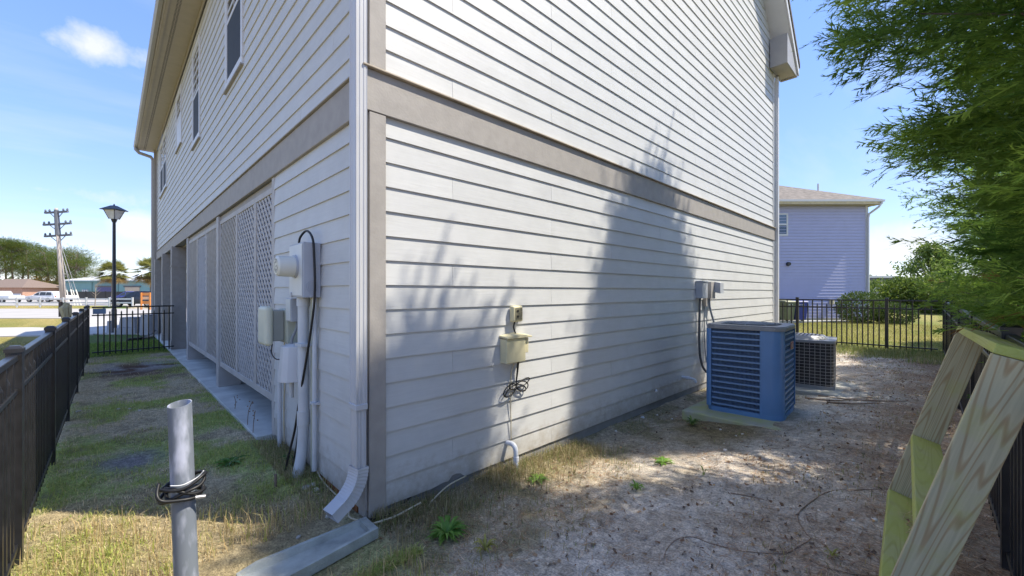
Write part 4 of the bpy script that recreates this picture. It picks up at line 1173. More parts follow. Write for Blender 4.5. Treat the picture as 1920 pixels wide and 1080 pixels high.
MB().tube(curve([cen - sdv * .095 + Vector((0, 0, .05)), cen - sdv * .10 + view * .05 + Vector((0, 0, .01)), cen - sdv * .075 + view * .066 + Vector((0, 0, -.02)), cen + sdv * .01 + view * .072 + Vector((0, 0, -.035)), cen + sdv * .06 + view * .055 + Vector((0, 0, -.042))]), .0085, 7).build("tail", M_CABLE, cc_, smooth=True)
e0 = cen + sdv * .05 + view * .06 + Vector((0, 0, -.040))
MB().cyl(e0, e0 + sdv * .042 + Vector((0, 0, -.006)), .0105, .009, 10).build("plug", M_CHROME, cc_, smooth='auto')
MB().tube(curve([cen - sdv * .05 + view * .052 + Vector((0, 0, .045)), cen + view * .07 + Vector((0, 0, .042)), cen + sdv * .058 + view * .045 + Vector((0, 0, .055)), cen + sdv * .085 + view * .05 + Vector((0, 0, .085))]), .0032, 5).build("zip_tie", M_WHITE, cc_, smooth=True)

# wooden frame leaning on the fence
wf = thing("wooden_frame", "weathered treated lumber frame with green top board and shelf leaning on the fence", "frame", (1.9, -2.55, .17))
xa, xb = 1.09, 2.60
b0 = Vector((0, -2.545, .19)); t0 = Vector((0, -2.885, 1.372))
up_ = (t0 - b0); FL = up_.length; up_.normalize(); wd_ = Vector((0, -up_.z, up_.y)) * 1.0   # across the board, towards the fence
BW, TH = .140, .038
ex_ = Vector((1, .036, -.016)).normalized()
upx = (up_ - ex_ * up_.dot(ex_)).normalized(); wdx = ex_.cross(upx)          # wdx points towards the fence
FL += .012
def fplace(o, x0, u0, along):
    """along 'up': board runs up the lean; along 'x': board runs across"""
    R3 = Matrix((ex_, -wdx, upx)).transposed() if along == 'up' else Matrix((-upx, -wdx, -ex_)).transposed()
    c_ = b0 + Vector((xb, 0, 0)) + ex_ * (x0 - xb) + upx * u0 + wdx * BW / 2
    o.matrix_local = Matrix.Translation(c_ - Vector(wf.location)) @ R3.to_4x4()
    return o
def fboard(name, m, ln, x0, u0, along):
    return fplace(MB().obox((0, 0, 0), (TH / 2, 0, 0), (0, BW / 2, 0), (0, 0, ln / 2)).build(name, m, wf, bevel=.004, local=True), x0, u0, along)
sl_len = FL - TH - .002
fboard("side_board", M_WOOD, sl_len, xa - TH / 2, sl_len / 2, 'up')
fboard("side_board", M_WOOD, sl_len, xb + TH / 2, sl_len / 2, 'up')
fboard("shelf", M_WOODG, xb - xa - .004, (xa + xb) / 2, .445, 'x')
fboard("bottom_board", M_WOODG, xb - xa - .004, (xa + xb) / 2, TH / 2 + .003, 'x')
fboard("top_board", M_WOODG, xb - xa + 2 * TH, (xa + xb) / 2, FL - TH / 2, 'x')

# ------------------------------------------------------------------ foliage
def spray_template(n=9, wd=.05, spread=.34, droop=.16):
    T = []
    for k in range(n):
        u = .06 + .82 * k / (n - 1)
        ln = spread * (1.05 - u) ** .6
        for s in (-1, 1):
            b0_ = np.array((u - wd * .6, 0, -droop * u * u)); b1_ = np.array((u + wd * .6, 0, -droop * u * u))
            tip = np.array((u + ln * .85, s * ln * .62, -droop * (u + ln * .5) ** 2 - .03))
            T.append((b0_, b1_, tip))
    T.append((np.array((.8, -.03, -droop * .64)), np.array((.8, .03, -droop * .64)), np.array((1.08, 0, -droop * 1.2))))
    return np.array(T)
def spray_random(n, wd, spread, droop, seed):
    """an untidy flat spray: forked twigs of uneven length and angle, no two sides alike"""
    r = np.random.default_rng(seed); T = []
    def bit(o, d, ln, w_):
        side = np.array((-d[1], d[0], 0)) * w_
        T.append((o - side, o + side, o + d * ln + np.array((0, 0, -droop * ln * r.uniform(.2, 1.4)))))
    for k in range(n):
        u = r.uniform(.0, .92); s_ = 1 if k % 2 else -1
        a = s_ * r.uniform(.30, .85); d = np.array((math.cos(a), math.sin(a), r.normal(0, .12)))
        ln = spread * (1.08 - u) ** .5 * r.uniform(.55, 1.2); o = np.array((u, r.normal(0, .015), -droop * u * u))
        bit(o, d, ln, wd * r.uniform(.7, 1.2))
        for j in range(2):
            a2 = a + r.choice((-1, 1)) * r.uniform(.3, .7); d2 = np.array((math.cos(a2), math.sin(a2), r.normal(0, .15)))
            bit(o + d * ln * r.uniform(.2, .65), d2, ln * r.uniform(.3, .6), wd * .7)
    bit(np.array((0., 0, 0)), np.array((1., 0, 0)), 1.05, wd * .8)
    return np.array(T)
def place_many(TS, O, D, UP, S, C):
    """spread the sprays over several templates"""
    V = []; K = []; g = RNG.integers(0, len(TS), len(O))
    for i, T in enumerate(TS):
        m_ = g == i; V.append(place_template(T, O[m_], D[m_], UP[m_], S[m_])); K.append(np.repeat(C[m_], len(T), 0))
    return np.concatenate(V), np.concatenate(K)
def place_template(T, O, D, UP, S):
    """T (k,3,3); O,D,UP (n,3); S (n,) -> (n*k,3,3)"""
    D = nrm(D); Sd = nrm(np.cross(UP, D)); U = np.cross(D, Sd)
    B = np.stack([D, Sd, U], 1) * S[:, None, None]          # rows
    V = np.einsum('kij,njl->nkil', T, B) + O[:, None, None, :]
    return V.reshape(-1, 3, 3)
SPRAY = [spray_random(7, .030, .42, .14, 200 + i) for i in range(5)]; SPRAY_F = [spray_random(9, .020, .42, .16, 300 + i) for i in range(6)]; SPRAY_S = [spray_random(4, .045, .45, .12, 100 + i) for i in range(4)]
def leyland(label, x, y, H, R0, seed, limbs=230, per=42, size=.20, tmpl=SPRAY, zlow=.35, lean=(0, 0), zfull=4.0, thin=lambda z: 1.0, back=1.0, low=.60):
    rn = np.random.default_rng(seed); z0 = gz(x, y)
    t_ = thing("cypress_tree", label, "tree", (x, y, z0), "tall evergreens behind the fence")
    MB().tube([(x, y, z0 - .1), (x + .03, y, z0 + 1), (x - .02, y, z0 + H * .5), (x + lean[0], y + lean[1], z0 + H * .94)], [.17, .14, .085, .012], 10).build("trunk", M_BARK, t_, smooth=True)
    u = (np.arange(limbs) + rn.random(limbs)) / limbs
    u = u ** 1.15
    hs = zlow + (H - zlow) * u
    ang = (np.arange(limbs) * 2.39996 + rn.normal(0, .4, limbs))
    rr = R0 * np.clip((1 - u), 0, 1) ** .75 * (low + (1.06 - low) * sst(.9, zfull, hs)) * rn.uniform(.80, 1.13, limbs) + .14
    rise = rn.uniform(.10, .45, limbs) * (1 - .3 * u) + .35 * u
    O = []; D = []; U = []; S = []; C = []
    wood = MB()
    for i in range(limbs):
        ca, sa = math.cos(ang[i]), math.sin(ang[i])
        tipv = np.array((ca * rr[i], sa * rr[i], rr[i] * rise[i]))
        base = np.array((x + lean[0] * u[i], y + lean[1] * u[i], z0 + hs[i]))
        m = max(2, int(per * (rr[i] / R0) ** 1.2 * thin(hs[i]) * (back if sa < -.1 else 1.0))); mi = max(1, m // 4)  # thin, back: crown density shaped out of view to steer sunlight
        f = np.concatenate([rn.beta(3.2, 1.15, m), rn.uniform(.15, .65, mi)]); m += mi
        wid = (.30 + .12 * R0) * np.sin(np.clip(f, .1, 1) * 2.6 + .35)
        lat = rn.normal(0, 1, (m, 3)) * np.array((.40, .40, .22)) * np.clip(wid, .12, 1)[:, None]
        P = base + tipv * f[:, None] + lat
        P[:, 2] -= .16 * rr[i] * f ** 2 * rise[i]
        out_ = np.array((ca, sa, .12)) + rn.normal(0, .42, (m, 3)) + lat * 1.2
        O.append(P); D.append(out_); U.append(np.array((0, 0, 1.0)) + rn.normal(0, .5, (m, 3)))
        sz = size * rn.uniform(.6, 1.35, m); sz[-mi:] *= 1.7
        S.append(sz)
        tone = rn.random(); yel = max(0, rn.normal(.12, .25))
        c0 = np.array((.075, .160, .034)); c1 = np.array((.30, .44, .08))
        cc_ = c0 + (c1 - c0) * np.clip(rn.normal(.05 + .75 * tone, .18, m), 0, 1)[:, None]
        cc_ = cc_ * (1 - .3 * min(yel, 1)) + np.array((.16, .17, .02)) * .3 * min(yel, 1)
        if rn.random() < (.22 if hs[i] < 1.7 else .0):
            k_ = (rn.random(m) < .6) & (f < .72); cc_[k_] = np.array((.27, .16, .06)) * rn.uniform(.6, 1.2, (k_.sum(), 1))
        C.append(cc_)
        if i % 2 == 0 and rr[i] > .4:
            wood.tube([base, base + tipv * .5 - np.array((0, 0, .02)), base + tipv * .9], [.020, .012, .003], 5, caps=False)
    O = np.concatenate(O); D = np.concatenate(D); U = np.concatenate(U); S = np.concatenate(S); C = np.concatenate(C)
    V, cols = place_many(tmpl, O, D, U, S, C)
    cols = cols * RNG.uniform(.85, 1.15, (len(V), 1))
    tri_mesh("crown", V, M_LEAF, t_, cols)
    wood.build("branches", M_BARK, t_)
leyland("big evergreen overhanging the leaning wooden frame and the fence", 1.75, -4.45, 5.6, 2.50, 27, limbs=250, per=400, size=.19, tmpl=SPRAY_F, zlow=1.1, zfull=3.2, thin=lambda z: 1 if z < 4.2 else .05, back=.15, low=.46)  # top and rear kept sparse so sun filters to yard and front sprays
leyland("tall evergreen behind the fence just past the wooden frame", 3.5, -4.5, 9.1, 2.1, 21, limbs=300, per=105, size=.21, lean=(.3, .1), thin=lambda z: 1 if z < 3.2 else (.02 if z < 7.2 else 5.0), back=.35)  # middle nearly bare to let sun in, top packed for its wall shadow
leyland("tallest evergreen in the row, opposite the blue condenser", 7.5, -4.55, 11.3, 2.6, 22, limbs=320, per=95, size=.23, thin=lambda z: 1 if z < 3.5 else (.03 if z < 6.4 else 5.0))  # same opened middle for sunlight, dense tip for the shadow peak
leyland("shorter evergreen opposite the low dark condenser", 10.4, -4.5, 6.2, 1.95, 23, limbs=220, per=80, size=.23, zfull=3.0, thin=lambda z: 1 if z < 4.2 else .3)
leyland("evergreen at the far fence corner next to the hedge", 12.9, -4.6, 5.4, 1.7, 24, limbs=190, per=62, size=.24, zfull=2.6)
leyland("farthest small evergreen beyond the fence corner", 15.8, -4.9, 4.6, 1.6, 25, limbs=140, per=50, size=.28, tmpl=SPRAY_S, zfull=2.2)

LEAF = np.array([[(0, 0, 0), (.45, .22, .05), (1, 0, 0)], [(0, 0, 0), (1, 0, 0), (.45, -.22, .05)]], float)
def shrub(name, label, cat, c, r, count, size, ca, cb, seed, group=None, stems=True, shell=.55, zmin=-1.0):
    rn = np.random.default_rng(seed); c = Vector(c)
    t_ = thing(name, label, cat, (c.x, c.y, c.z - r[2]), group)
    d = nrm(rn.normal(0, 1, (count, 3))); rad_ = (shell + (1 - shell) * rn.random(count) ** .5)
    bump = .86 + .30 * vnoise(d[:, 0] * 2 + d[:, 2] * 1.3, d[:, 1] * 2 - d[:, 2], 1.7, seed, 3)
    P = np.array(c) + d * np.array(r) * (rad_ * bump)[:, None]
    P[:, 2] = np.maximum(P[:, 2], c.z - r[2] * .96)
    D = d + rn.normal(0, .7, (count, 3)) + np.array((0, 0, .3)); U = d + rn.normal(0, .5, (count, 3))
    V = place_template(LEAF, P, D, U, size * rn.uniform(.6, 1.3, count))
    k = np.clip(rn.normal(.5, .28, count), 0, 1)[:, None]
    C = np.array(ca) * (1 - k) + np.array(cb) * k
    tri_mesh("foliage", V, M_LEAF2, t_, np.repeat(C, 2, 0))
    if stems:
        q = MB()
        for j in range(6):
            a = j * 1.05 + seed
            q.tube([(c.x + .05 * math.cos(a), c.y + .05 * math.sin(a), c.z - r[2] - .05), (c.x + r[0] * .3 * math.cos(a), c.y + r[1] * .3 * math.sin(a), c.z - r[2] * .3), (c.x + r[0] * .65 * math.cos(a), c.y + r[1] * .65 * math.sin(a), c.z + r[2] * .35)], [.035, .025, .008], 6)
        q.build("stems", M_BARK, t_)
    return t_
# right hand background: clipped bushes, hedge, small tree
G1, G2 = (.035, .07, .018), (.12, .17, .035)
shrub("clipped_bush", "large rounded bush clipped beside the neighbouring house", "bush", fr(19.3, (1613 - 960) / FPX * 19.3, .86), (.95, .95, .72), 5200, .10, (.03, .065, .015), (.11, .16, .03), 31)
shrub("clipped_bush", "smaller low bush next to the large rounded bush", "bush", fr(18.7, (1676 - 960) / FPX * 18.7, .62), (.80, .80, .50), 4200, .09, (.025, .055, .015), (.09, .135, .028), 32)
for i, (px, t__, z, rx, rz) in enumerate(((1648, 30, 1.2, 1.7, 1.25), (1690, 29.5, 1.35, 1.6, 1.35), (1725, 29, 1.25, 1.7, 1.3), (1762, 27.5, 1.4, 1.7, 1.5), (1800, 26, 1.3, 1.6, 1.4))):
    lab = ["hedge shrub at the corner of the neighbouring house", "hedge shrub beneath the dark roofline", "hedge shrub below the small light green tree", "taller hedge shrub beside the small tree", "hedge shrub touching the evergreens"][i]
    shrub("hedge_shrub", lab, "shrub", fr(t__, (px - 960) / FPX * t__, z), (rx, rx * .8, rz), 3600, .20, (.035, .075, .012), (.17, .235, .04), 40 + i, "hedge behind the lawn")
def broadleaf(label, p, H, R0, seed, ca, cb, n=5200, size=.22):
    rn = np.random.default_rng(seed); p = Vector(p)
    t_ = thing("leafy_tree", label, "tree", tuple(p))
    q = MB(); q.tube([p - Vector((0, 0, .1)), p + Vector((.05, 0, H * .25)), p + Vector((0, .06, H * .55))], [.13, .10, .06], 8)
    O = []
    for j in range(26):
        a = rn.random() * 6.28; f = rn.random() ** .6; zz = H * (.38 + .57 * rn.random()); rr = R0 * f * math.sin(math.pi * min(.95, (zz / H - .2) / .8 + .12)) 
        c_ = np.array((p.x + rr * math.cos(a), p.y + rr * math.sin(a), p.z + zz))
        q.tube([p + Vector((0, 0, H * .3)), p.lerp(Vector(c_), .6) + Vector((0, 0, H * .18)), Vector(c_)], [.04, .02, .006], 5, caps=False)
        O.append(c_ + rn.normal(0, 1, (n // 26, 3)) * np.array((.42, .42, .30)) * R0 * .42)
    q.build("trunk", M_BARK, t_, smooth=True)
    O = np.concatenate(O); N_ = len(O)
    V = place_template(LEAF, O, rn.normal(0, 1, (N_, 3)) + np.array((0, 0, .2)), rn.normal(0, 1, (N_, 3)) + np.array((0, 0, 1)), size * rn.uniform(.6, 1.3, N_))
    k = np.clip(rn.normal(.5, .3, N_), 0, 1)[:, None]
    tri_mesh("crown", V, M_LEAF2, t_, np.repeat(np.array(ca) * (1 - k) + np.array(cb) * k, 2, 0))
    return t_
broadleaf("small light green leafy tree rising behind the hedge", fr(31, (1748 - 960) / FPX * 31, .2), 4.9, 2.3, 51, (.06, .11, .02), (.21, .28, .06), 5600, .24)

# ------------------------------------------------------------------ neighbouring house
nh = thing("neighbour_house", "lavender grey sided neighbouring house with hipped shingle roof", "house", tuple(fr(21, 14, .2)))
TN = 21.0; LR = (1626 - 960) / FPX * TN; LL = 8.5; ZG, ZEV = .18, 6.0
M_LAV = siding_mat("lavender_vinyl", (.46, .47, .67), .06)
q = MB(); ex = .155; z = ZG + .1; pf = []
while z < ZEV - .02:
    pf.append((z, .028)); pf.append((min(z + ex, ZEV - .02), .002)); z += ex
for i, (zz, d_) in enumerate(pf): pass
va = [fr(TN - d_, LL, zz) for zz, d_ in pf]; vb = [fr(TN - d_, LR - .09, zz) for zz, d_ in pf]
n_p = len(pf); q.add(va + vb, [(i, i + 1, n_p + i + 1, n_p + i) for i in range(n_p - 1)])
tag(q.build("siding", M_LAV, nh), kind="stuff")
q = MB()
def frbox(q, t0_, t1_, l0, l1, z0_, z1_):
    c_ = fr((t0_ + t1_) / 2, (l0 + l1) / 2, (z0_ + z1_) / 2)
    return q.obox(c_, Vector((FW[0], FW[1], 0)) * (t1_ - t0_) / 2, Vector((RT[0], RT[1], 0)) * (l1 - l0) / 2, (0, 0, (z1_ - z0_) / 2))
frbox(MB(), TN + .02, TN + 9, LL, LR - .02, ZG - .3, ZEV).build("wall", M_LAV, nh)
frbox(MB(), TN - .03, TN + .1, LR - .10, LR + .03, ZG, ZEV).build("corner_board", M_WHITE, nh)
frbox(MB(), TN - .02, TN + .019, LL, LR - .11, ZG - .25, ZG + .11).build("foundation", M_CONC, nh)
ef = frbox(MB(), TN - .42, TN - .38, LL, LR + .42, ZEV + .02, ZEV + .20).build("fascia", mat("cream_fascia", (.62, .56, .44), .5), nh)
frbox(MB(), TN - .38, TN + .05, LL, LR + .38, ZEV, ZEV + .02).build("soffit", M_SOFF, nh)
frbox(MB(), TN - .50, TN - .422, LL, LR + .46, ZEV + .12, ZEV + .22).build("gutter", M_WHITE, nh)
frbox(MB(), TN - .42, TN + 9, LR + .38, LR + .42, ZEV + .02, ZEV + .20).build("fascia", M_CREAM, nh)
dsn = MB().tube([fr(TN - .45, LR + .36, ZEV + .12), fr(TN - .40, LR + .25, ZEV - .12), fr(TN - .1, LR + .02, ZEV - .42), fr(TN - .08, LR - .01, ZEV - .6), fr(TN - .08, LR - .01, ZG + .2)], .05, 6).build("downspout", M_WHITE, nh)
q = MB()
e = [fr(TN - .5, LL, ZEV + .21), fr(TN - .5, LR + .48, ZEV + .21), fr(TN + 9.5, LR + .48, ZEV + .21), fr(TN + 9.5, LL, ZEV + .21), fr(TN + 4.5, LL, ZEV + 2.75), fr(TN + 4.5, LR - 5.6, ZEV + 2.75)]
q.add(e, [(0, 1, 5, 4), (1, 2, 5), (2, 3, 4, 5), (0, 4, 3)])
M_SH2 = mat("grey_brown_shingles", (.20, .175, .15), .95, var=.28, scale=5, detail=9, bump=.5, bscale=30)
rfn = q.build("roof", M_SH2, nh)
for k, (px, py) in enumerate(((1534, 357),)):
    c_ = fr(TN + 1.9, (px - 960) / FPX * (TN + 1.9), ZEV + 1.35)
    MB().cyl(c_ - Vector((0, 0, .3)), c_ + Vector((0, 0, .28)), .045).build("vent_pipe", M_WHITE, rfn)
    MB().cyl(c_ - Vector((0, 0, .32)), c_ - Vector((0, 0, .16)), .15, .06).build("flashing", M_BLACK, rfn)
l0, l1 = (1440 - 960) / FPX * TN, (1477 - 960) / FPX * TN
z0_, z1_ = 1.6 + (548 - 442) / FPX * TN, 1.6 + (548 - 400) / FPX * TN
wn = MB(); frbox(wn, TN - .04, TN, l0, l1, z0_, z0_ + .08); frbox(wn, TN - .04, TN, l0, l1, z1_ - .08, z1_); frbox(wn, TN - .038, TN, l1 - .08, l1, z0_ + .081, z1_ - .081); frbox(wn, TN - .038, TN, l0, l0 + .08, z0_ + .081, z1_ - .081); frbox(wn, TN - .034, TN, l0 + .081, l1 - .081, (z0_ + z1_) / 2 - .04, (z0_ + z1_) / 2 + .04)
wo = wn.build("window", M_WHITE, nh)
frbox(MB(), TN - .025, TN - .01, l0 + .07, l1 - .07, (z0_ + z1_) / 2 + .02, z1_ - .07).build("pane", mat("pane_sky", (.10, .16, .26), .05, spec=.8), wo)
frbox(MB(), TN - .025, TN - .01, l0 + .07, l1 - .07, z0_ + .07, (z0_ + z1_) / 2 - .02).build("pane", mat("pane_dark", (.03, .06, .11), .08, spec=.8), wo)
c_ = fr(TN - .03, (1477 - 960) / FPX * TN, 1.6 + (548 - 495) / FPX * TN)
MB().cyl(c_ - Vector((FW[0], FW[1], 0)) * .10, c_ + Vector((FW[0], FW[1], 0)) * .03, .09, .11, 12).build("dryer_vent", M_BLACK, nh)
c_ = fr(TN - .06, (1558 - 960) / FPX * TN, 1.6 - (566 - 548) / FPX * TN)
MB().box(c_ - Vector((.09, .09, .12)), c_ + Vector((.09, .09, .12))).build("meter", M_TAN, nh, bevel=.02)
# wheelie bins
def bin_(label, px, m, lidm, rz):
    t__ = 20.1; p = fr(t__, (px - 960) / FPX * t__, .20)
    t_ = thing("wheelie_bin", label, "bin", (0, 0, 0))
    q = MB(); b_ = .22; tt = .29
    q.add([(-b_, -b_, .06), (b_, -b_, .06), (b_, b_, .06), (-b_, b_, .06), (-tt, -tt, .92), (tt, -tt, .92), (tt, tt, .92), (-tt, tt, .92)], [(0, 3, 2, 1), (4, 5, 6, 7), (0, 1, 5, 4), (1, 2, 6, 5), (2, 3, 7, 6), (3, 0, 4, 7)])
    q.build("body", m, t_, bevel=.03, local=True)
    q = MB(); q.add([(-.31, -.32, .925), (.31, -.32, .925), (.31, .30, .925), (-.31, .30, .925), (-.26, -.26, .99), (.26, -.26, .99), (.26, .27, 1.02), (-.26, .27, 1.02)], [(0, 3, 2, 1), (4, 5, 6, 7), (0, 1, 5, 4), (1, 2, 6, 5), (2, 3, 7, 6), (3, 0, 4, 7)])
    q.build("lid", lidm, t_, bevel=.012, local=True)
    MB().tube([(-.2, .33, .93), (-.2, .37, .95), (.2, .37, .95), (.2, .33, .93)], .016, 6).build("handle", lidm, t_, local=True)
    MB().box((-.10, -.268, .62), (.10, -.262, .66)).build("grab_strip", lidm, t_, local=True)
    q = MB()
    for k, wv in enumerate((.05, .03, .05, .04)): q.box((-.12 + k * .062, -.288, .78), (-.12 + k * .062 + wv, -.279, .82))
    q.build("print", M_WHITE, t_, local=True)
    for s in (-1, 1):
        MB().cyl((s * .20, .22, .11), (s * .27, .22, .11), .11, .11, 14).build("wheel", M_TREADRUB, t_, local=True)
    place(t_, p, rz); return t_
bin_("olive green wheelie bin by the lavender wall", 1474, mat("olive_plastic", (.16, .18, .10), .5), mat("olive_lid", (.20, .21, .13), .5), YAW - rad(90) + .15)
bin_("royal blue wheelie bin by the lavender wall", 1498, mat("royal_plastic", (.045, .065, .30), .4), mat("royal_lid", (.05, .07, .26), .4), YAW - rad(90) - .2)
fb = thing("low_building", "long low building with dark roofline far behind the hedge", "building", tuple(fr(62, 60, 0)))
frbox(MB(), 62, 70, (1560 - 960) / FPX * 62, (1682 - 960) / FPX * 62, 0, 3.3).build("wall", M_WHITE, fb)
frbox(MB(), 61.5, 70.5, (1560 - 960) / FPX * 62, (1684 - 960) / FPX * 62, 3.32, 3.75).build("roof", mat("dark_roof", (.10, .10, .11), .6), fb)
frbox(MB(), 61.45, 61.9, (1560 - 960) / FPX * 62, (1683 - 960) / FPX * 62, 3.76, 4.05).build("parapet", M_WHITE, fb)

# ------------------------------------------------------------------ left hand background: street, vehicles, trees
def lpos(px, t__, z=0.0):
    return fr(t__, (px - HX) / FPX * t__, z)
lp = lpos(214, 16.0, 0.03)
lamp = thing("street_lamp", "black street lamp with lantern head beside the driveway", "street lamp", tuple(lp))
def up(z): return lp + Vector((0, 0, z))
M_LAMP = mat("lamp_paint", (.035, .04, .05), .4, var=.2)
MB().tube([up(-.1), up(.9), up(.92), up(4.28)], [.085, .08, .065, .048], 14).build("post", M_LAMP, lamp, smooth='auto')
MB().tube([up(4.28), up(4.36), up(4.40)], [.06, .085, .10], 14).build("collar", M_LAMP, lamp, smooth='auto')
q = MB(); b0_, b1_ = .10, .205
def sq(h, z): return [lp + Vector((FW[0] * sx * h + RT[0] * sy * h, FW[1] * sx * h + RT[1] * sy * h, z)) for sx, sy in ((-1, -1), (1, -1), (1, 1), (-1, 1))]
q.add(sq(b0_, 4.41) + sq(b1_, 4.74), [(0, 3, 2, 1), (4, 5, 6, 7), (0, 1, 5, 4), (1, 2, 6, 5), (2, 3, 7, 6), (3, 0, 4, 7)])
ln_ = q.build("lantern_glass", mat("frosted_glass", (.62, .62, .60), .35), lamp)
for i in range(4):
    q = MB().tube([sq(b0_ + .004, 4.405)[i], sq(b1_ + .004, 4.745)[i]], .012, 5).build("lantern_bar", M_LAMP, lamp)
q = MB(); q.add(sq(.29, 4.745) + sq(.29, 4.765) + sq(.07, 4.93), [(0, 3, 2, 1), (0, 1, 5, 4), (1, 2, 6, 5), (2, 3, 7, 6), (3, 0, 4, 7), (4, 5, 9, 8), (5, 6, 10, 9), (6, 7, 11, 10), (7, 4, 8, 11), (8, 9, 10, 11)])
q.build("lantern_roof", M_LAMP, lamp); MB().cyl(up(4.93), up(5.0), .04, .01, 8).build("finial", M_LAMP, lamp)
# utility boxes by the lamp
def ubox(label, px, t__, w_, d_, h_, m=M_CONC, plinth=True):
    p = lpos(px, t__, 0.0); o = thing("utility_box", label, "utility box", tuple(p))
    q = MB(); F3 = Vector((FW[0], FW[1], 0)); R3_ = Vector((RT[0], RT[1], 0))
    if plinth: MB().obox(p + Vector((0, 0, .12)), F3 * (d_ / 2 + .08), R3_ * (w_ / 2 + .09), (0, 0, .13)).build("plinth", m, o, bevel=.02)
    z0 = .25 if plinth else 0.0
    vs = [p + F3 * sx * d_ / 2 * k + R3_ * sy * w_ / 2 * k + Vector((0, 0, zz)) for zz, k in ((z0 + .001, 1.0), (h_, .9)) for sx, sy in ((-1, -1), (1, -1), (1, 1), (-1, 1))]
    MB().add(vs, [(0, 3, 2, 1), (4, 5, 6, 7), (0, 1, 5, 4), (1, 2, 6, 5), (2, 3, 7, 6), (3, 0, 4, 7)]).build("cabinet", m, o, bevel=.025)
    MB().obox(p + Vector((0, 0, h_ + .012)), F3 * (d_ / 2 * .92), R3_ * (w_ / 2 * .92), (0, 0, .012)).build("lid", m, o, bevel=.008)
    return o
M_UB = mat("pale_fibreglass", (.33, .335, .36), .7, var=.08)
ubox("wide pale utility box on a plinth right of the street lamp", 248, 15.9, .62, .5, .62, M_UB)
ubox("small pale utility box left of the street lamp foot", 209.5, 16.1, .22, .22, .46, M_UB, False)
ubox("tall pale utility box by the far porch column", 280, 15.4, .40, .4, .74, M_UB, False)
cable("drain_hose", "black corrugated drain hose lying on the front lawn", [tuple(lpos(292, 15.2, .16)), tuple(lpos(284, 14.6, .07)), tuple(lpos(272, 13.9, .07)), tuple(lpos(258, 13.6, .06)), tuple(lpos(240, 13.4, .06))], .05, M_CABLE, "hose", 10)
ws = thing("timber_post", "rotten brown timber post standing behind the side fence", "post", tuple(lpos(123, 10.5)))
p = lpos(123, 10.5)
MB().tube([p, p + Vector((.02, .01, .9)), p + Vector((-.03, 0, 1.2)), p + Vector((.02, .02, 1.33))], [.10, .095, .11, .06], 7).build("stump", M_WOOD, ws)
MB().box(p + Vector((-.12, -.05, .98)), p + Vector((-.05, .06, 1.36))).build("splinter", M_BARK, ws)
MB().box(p + Vector((.05, -.06, 1.0)), p + Vector((.11, .05, 1.28))).build("splinter", M_WOOD, ws)
sg = thing("fence_sign", "small blank light blue board fixed to the corner of the cross fence", "sign", (-1.5, 11.5, 1.08))
MB().obox((-1.50, 11.485, 1.135), (.115, .012, 0), (0, .006, 0), (0, 0, .066)).build("board", mat("sign_blue", (.22, .30, .42), .5, var=.1), sg)
# white two rail fence along the road
vf = thing("rail_fence", "white two rail vinyl fence along the far side of the road", "fence", tuple(lpos(60, 43.5)))
TVF = 43.5; lv0, lv1 = -62.0, -38.0
for l_ in np.arange(lv0, lv1 + .1, 2.44):
    frbox(MB(), TVF - .06, TVF + .06, l_ - .06, l_ + .06, -.1, 1.02).build("post", M_WHITE, vf)
    frbox(MB(), TVF - .075, TVF + .075, l_ - .075, l_ + .075, 1.021, 1.06).build("post_cap", M_WHITE, vf)
    if l_ + 2.44 <= lv1 + .1:
        for z_ in (.42, .82): frbox(MB(), TVF - .025, TVF + .025, l_ + .061, l_ + 2.379, z_, z_ + .14).build("rail", M_WHITE, vf)
# utility pole
pp = lpos(118, 52); upl = thing("utility_pole", "tall wooden utility pole with three crossarms and guy wires", "utility pole", tuple(pp))
lean_ = Vector((RT[0], RT[1], 0)) * -.85
M_POLE = mat("pale_pole_wood", (.46, .40, .35), .9, var=.15, stretch=(3, 3, .5))
def pol(z): return pp + lean_ * (z / 12.2) + Vector((0, 0, z))
MB().tube([pol(-.2), pol(6), pol(12.2)], [.25, .21, .15], 12).build("mast", M_POLE, upl, smooth=True)
MB().tube([pp + Vector((RT[0], RT[1], 0)) * .42 + Vector((0, 0, -.1)), pol(4.5) + Vector((RT[0], RT[1], 0)) * .34, pol(8.6) + Vector((RT[0], RT[1], 0)) * .26], [.06, .055, .05], 8).build("riser", M_POLE, upl)
M_DK = mat("weathered_arm", (.13, .14, .16), .8)
MB().tube([pol(8.8), pol(10.2), pol(12.0)], [.27, .25, .22], 8).build("hardware_sleeve", M_DK, upl)
for z_, w_ in ((11.7, 1.45), (10.2, 1.75), (8.75, 1.7)):
    R3_ = Vector((RT[0], RT[1], .06)); c_ = pol(z_)
    am = MB().beam(c_ - R3_ * w_, c_ + R3_ * w_, .22, .22).build("crossarm", M_DK, upl)
    for u_ in (-.95, -.6, .6, .95):
        b_ = c_ + R3_ * w_ * u_
        MB().tube([b_ + Vector((0, 0, .1)), b_ + Vector((0, 0, .22)), b_ + Vector((0, 0, .42))], [.06, .12, .05], 6).build("insulator", M_DK, am)
    for s_ in (-1, 1): MB().beam(c_ + R3_ * w_ * .6 * s_, pol(z_ - .9), .06, .06).build("brace", M_DK, upl)
for i, (px_, z_) in enumerate(((140, 8.4), (146, 7.6), (152, 8.8), (131, 6.5))):
    MB().tube([pol(z_), lpos(px_, 49.5, 0)], .022, 4).build("guy_wire", M_WIRE, upl)
    g_ = lpos(px_, 49.5, 0); d_ = (pol(z_) - g_).normalized()
    MB().tube([g_, g_ + d_ * 2.3], .06, 6).build("guy_guard", mat("guard_%d" % i, (.62, .60, .52), .6), upl)
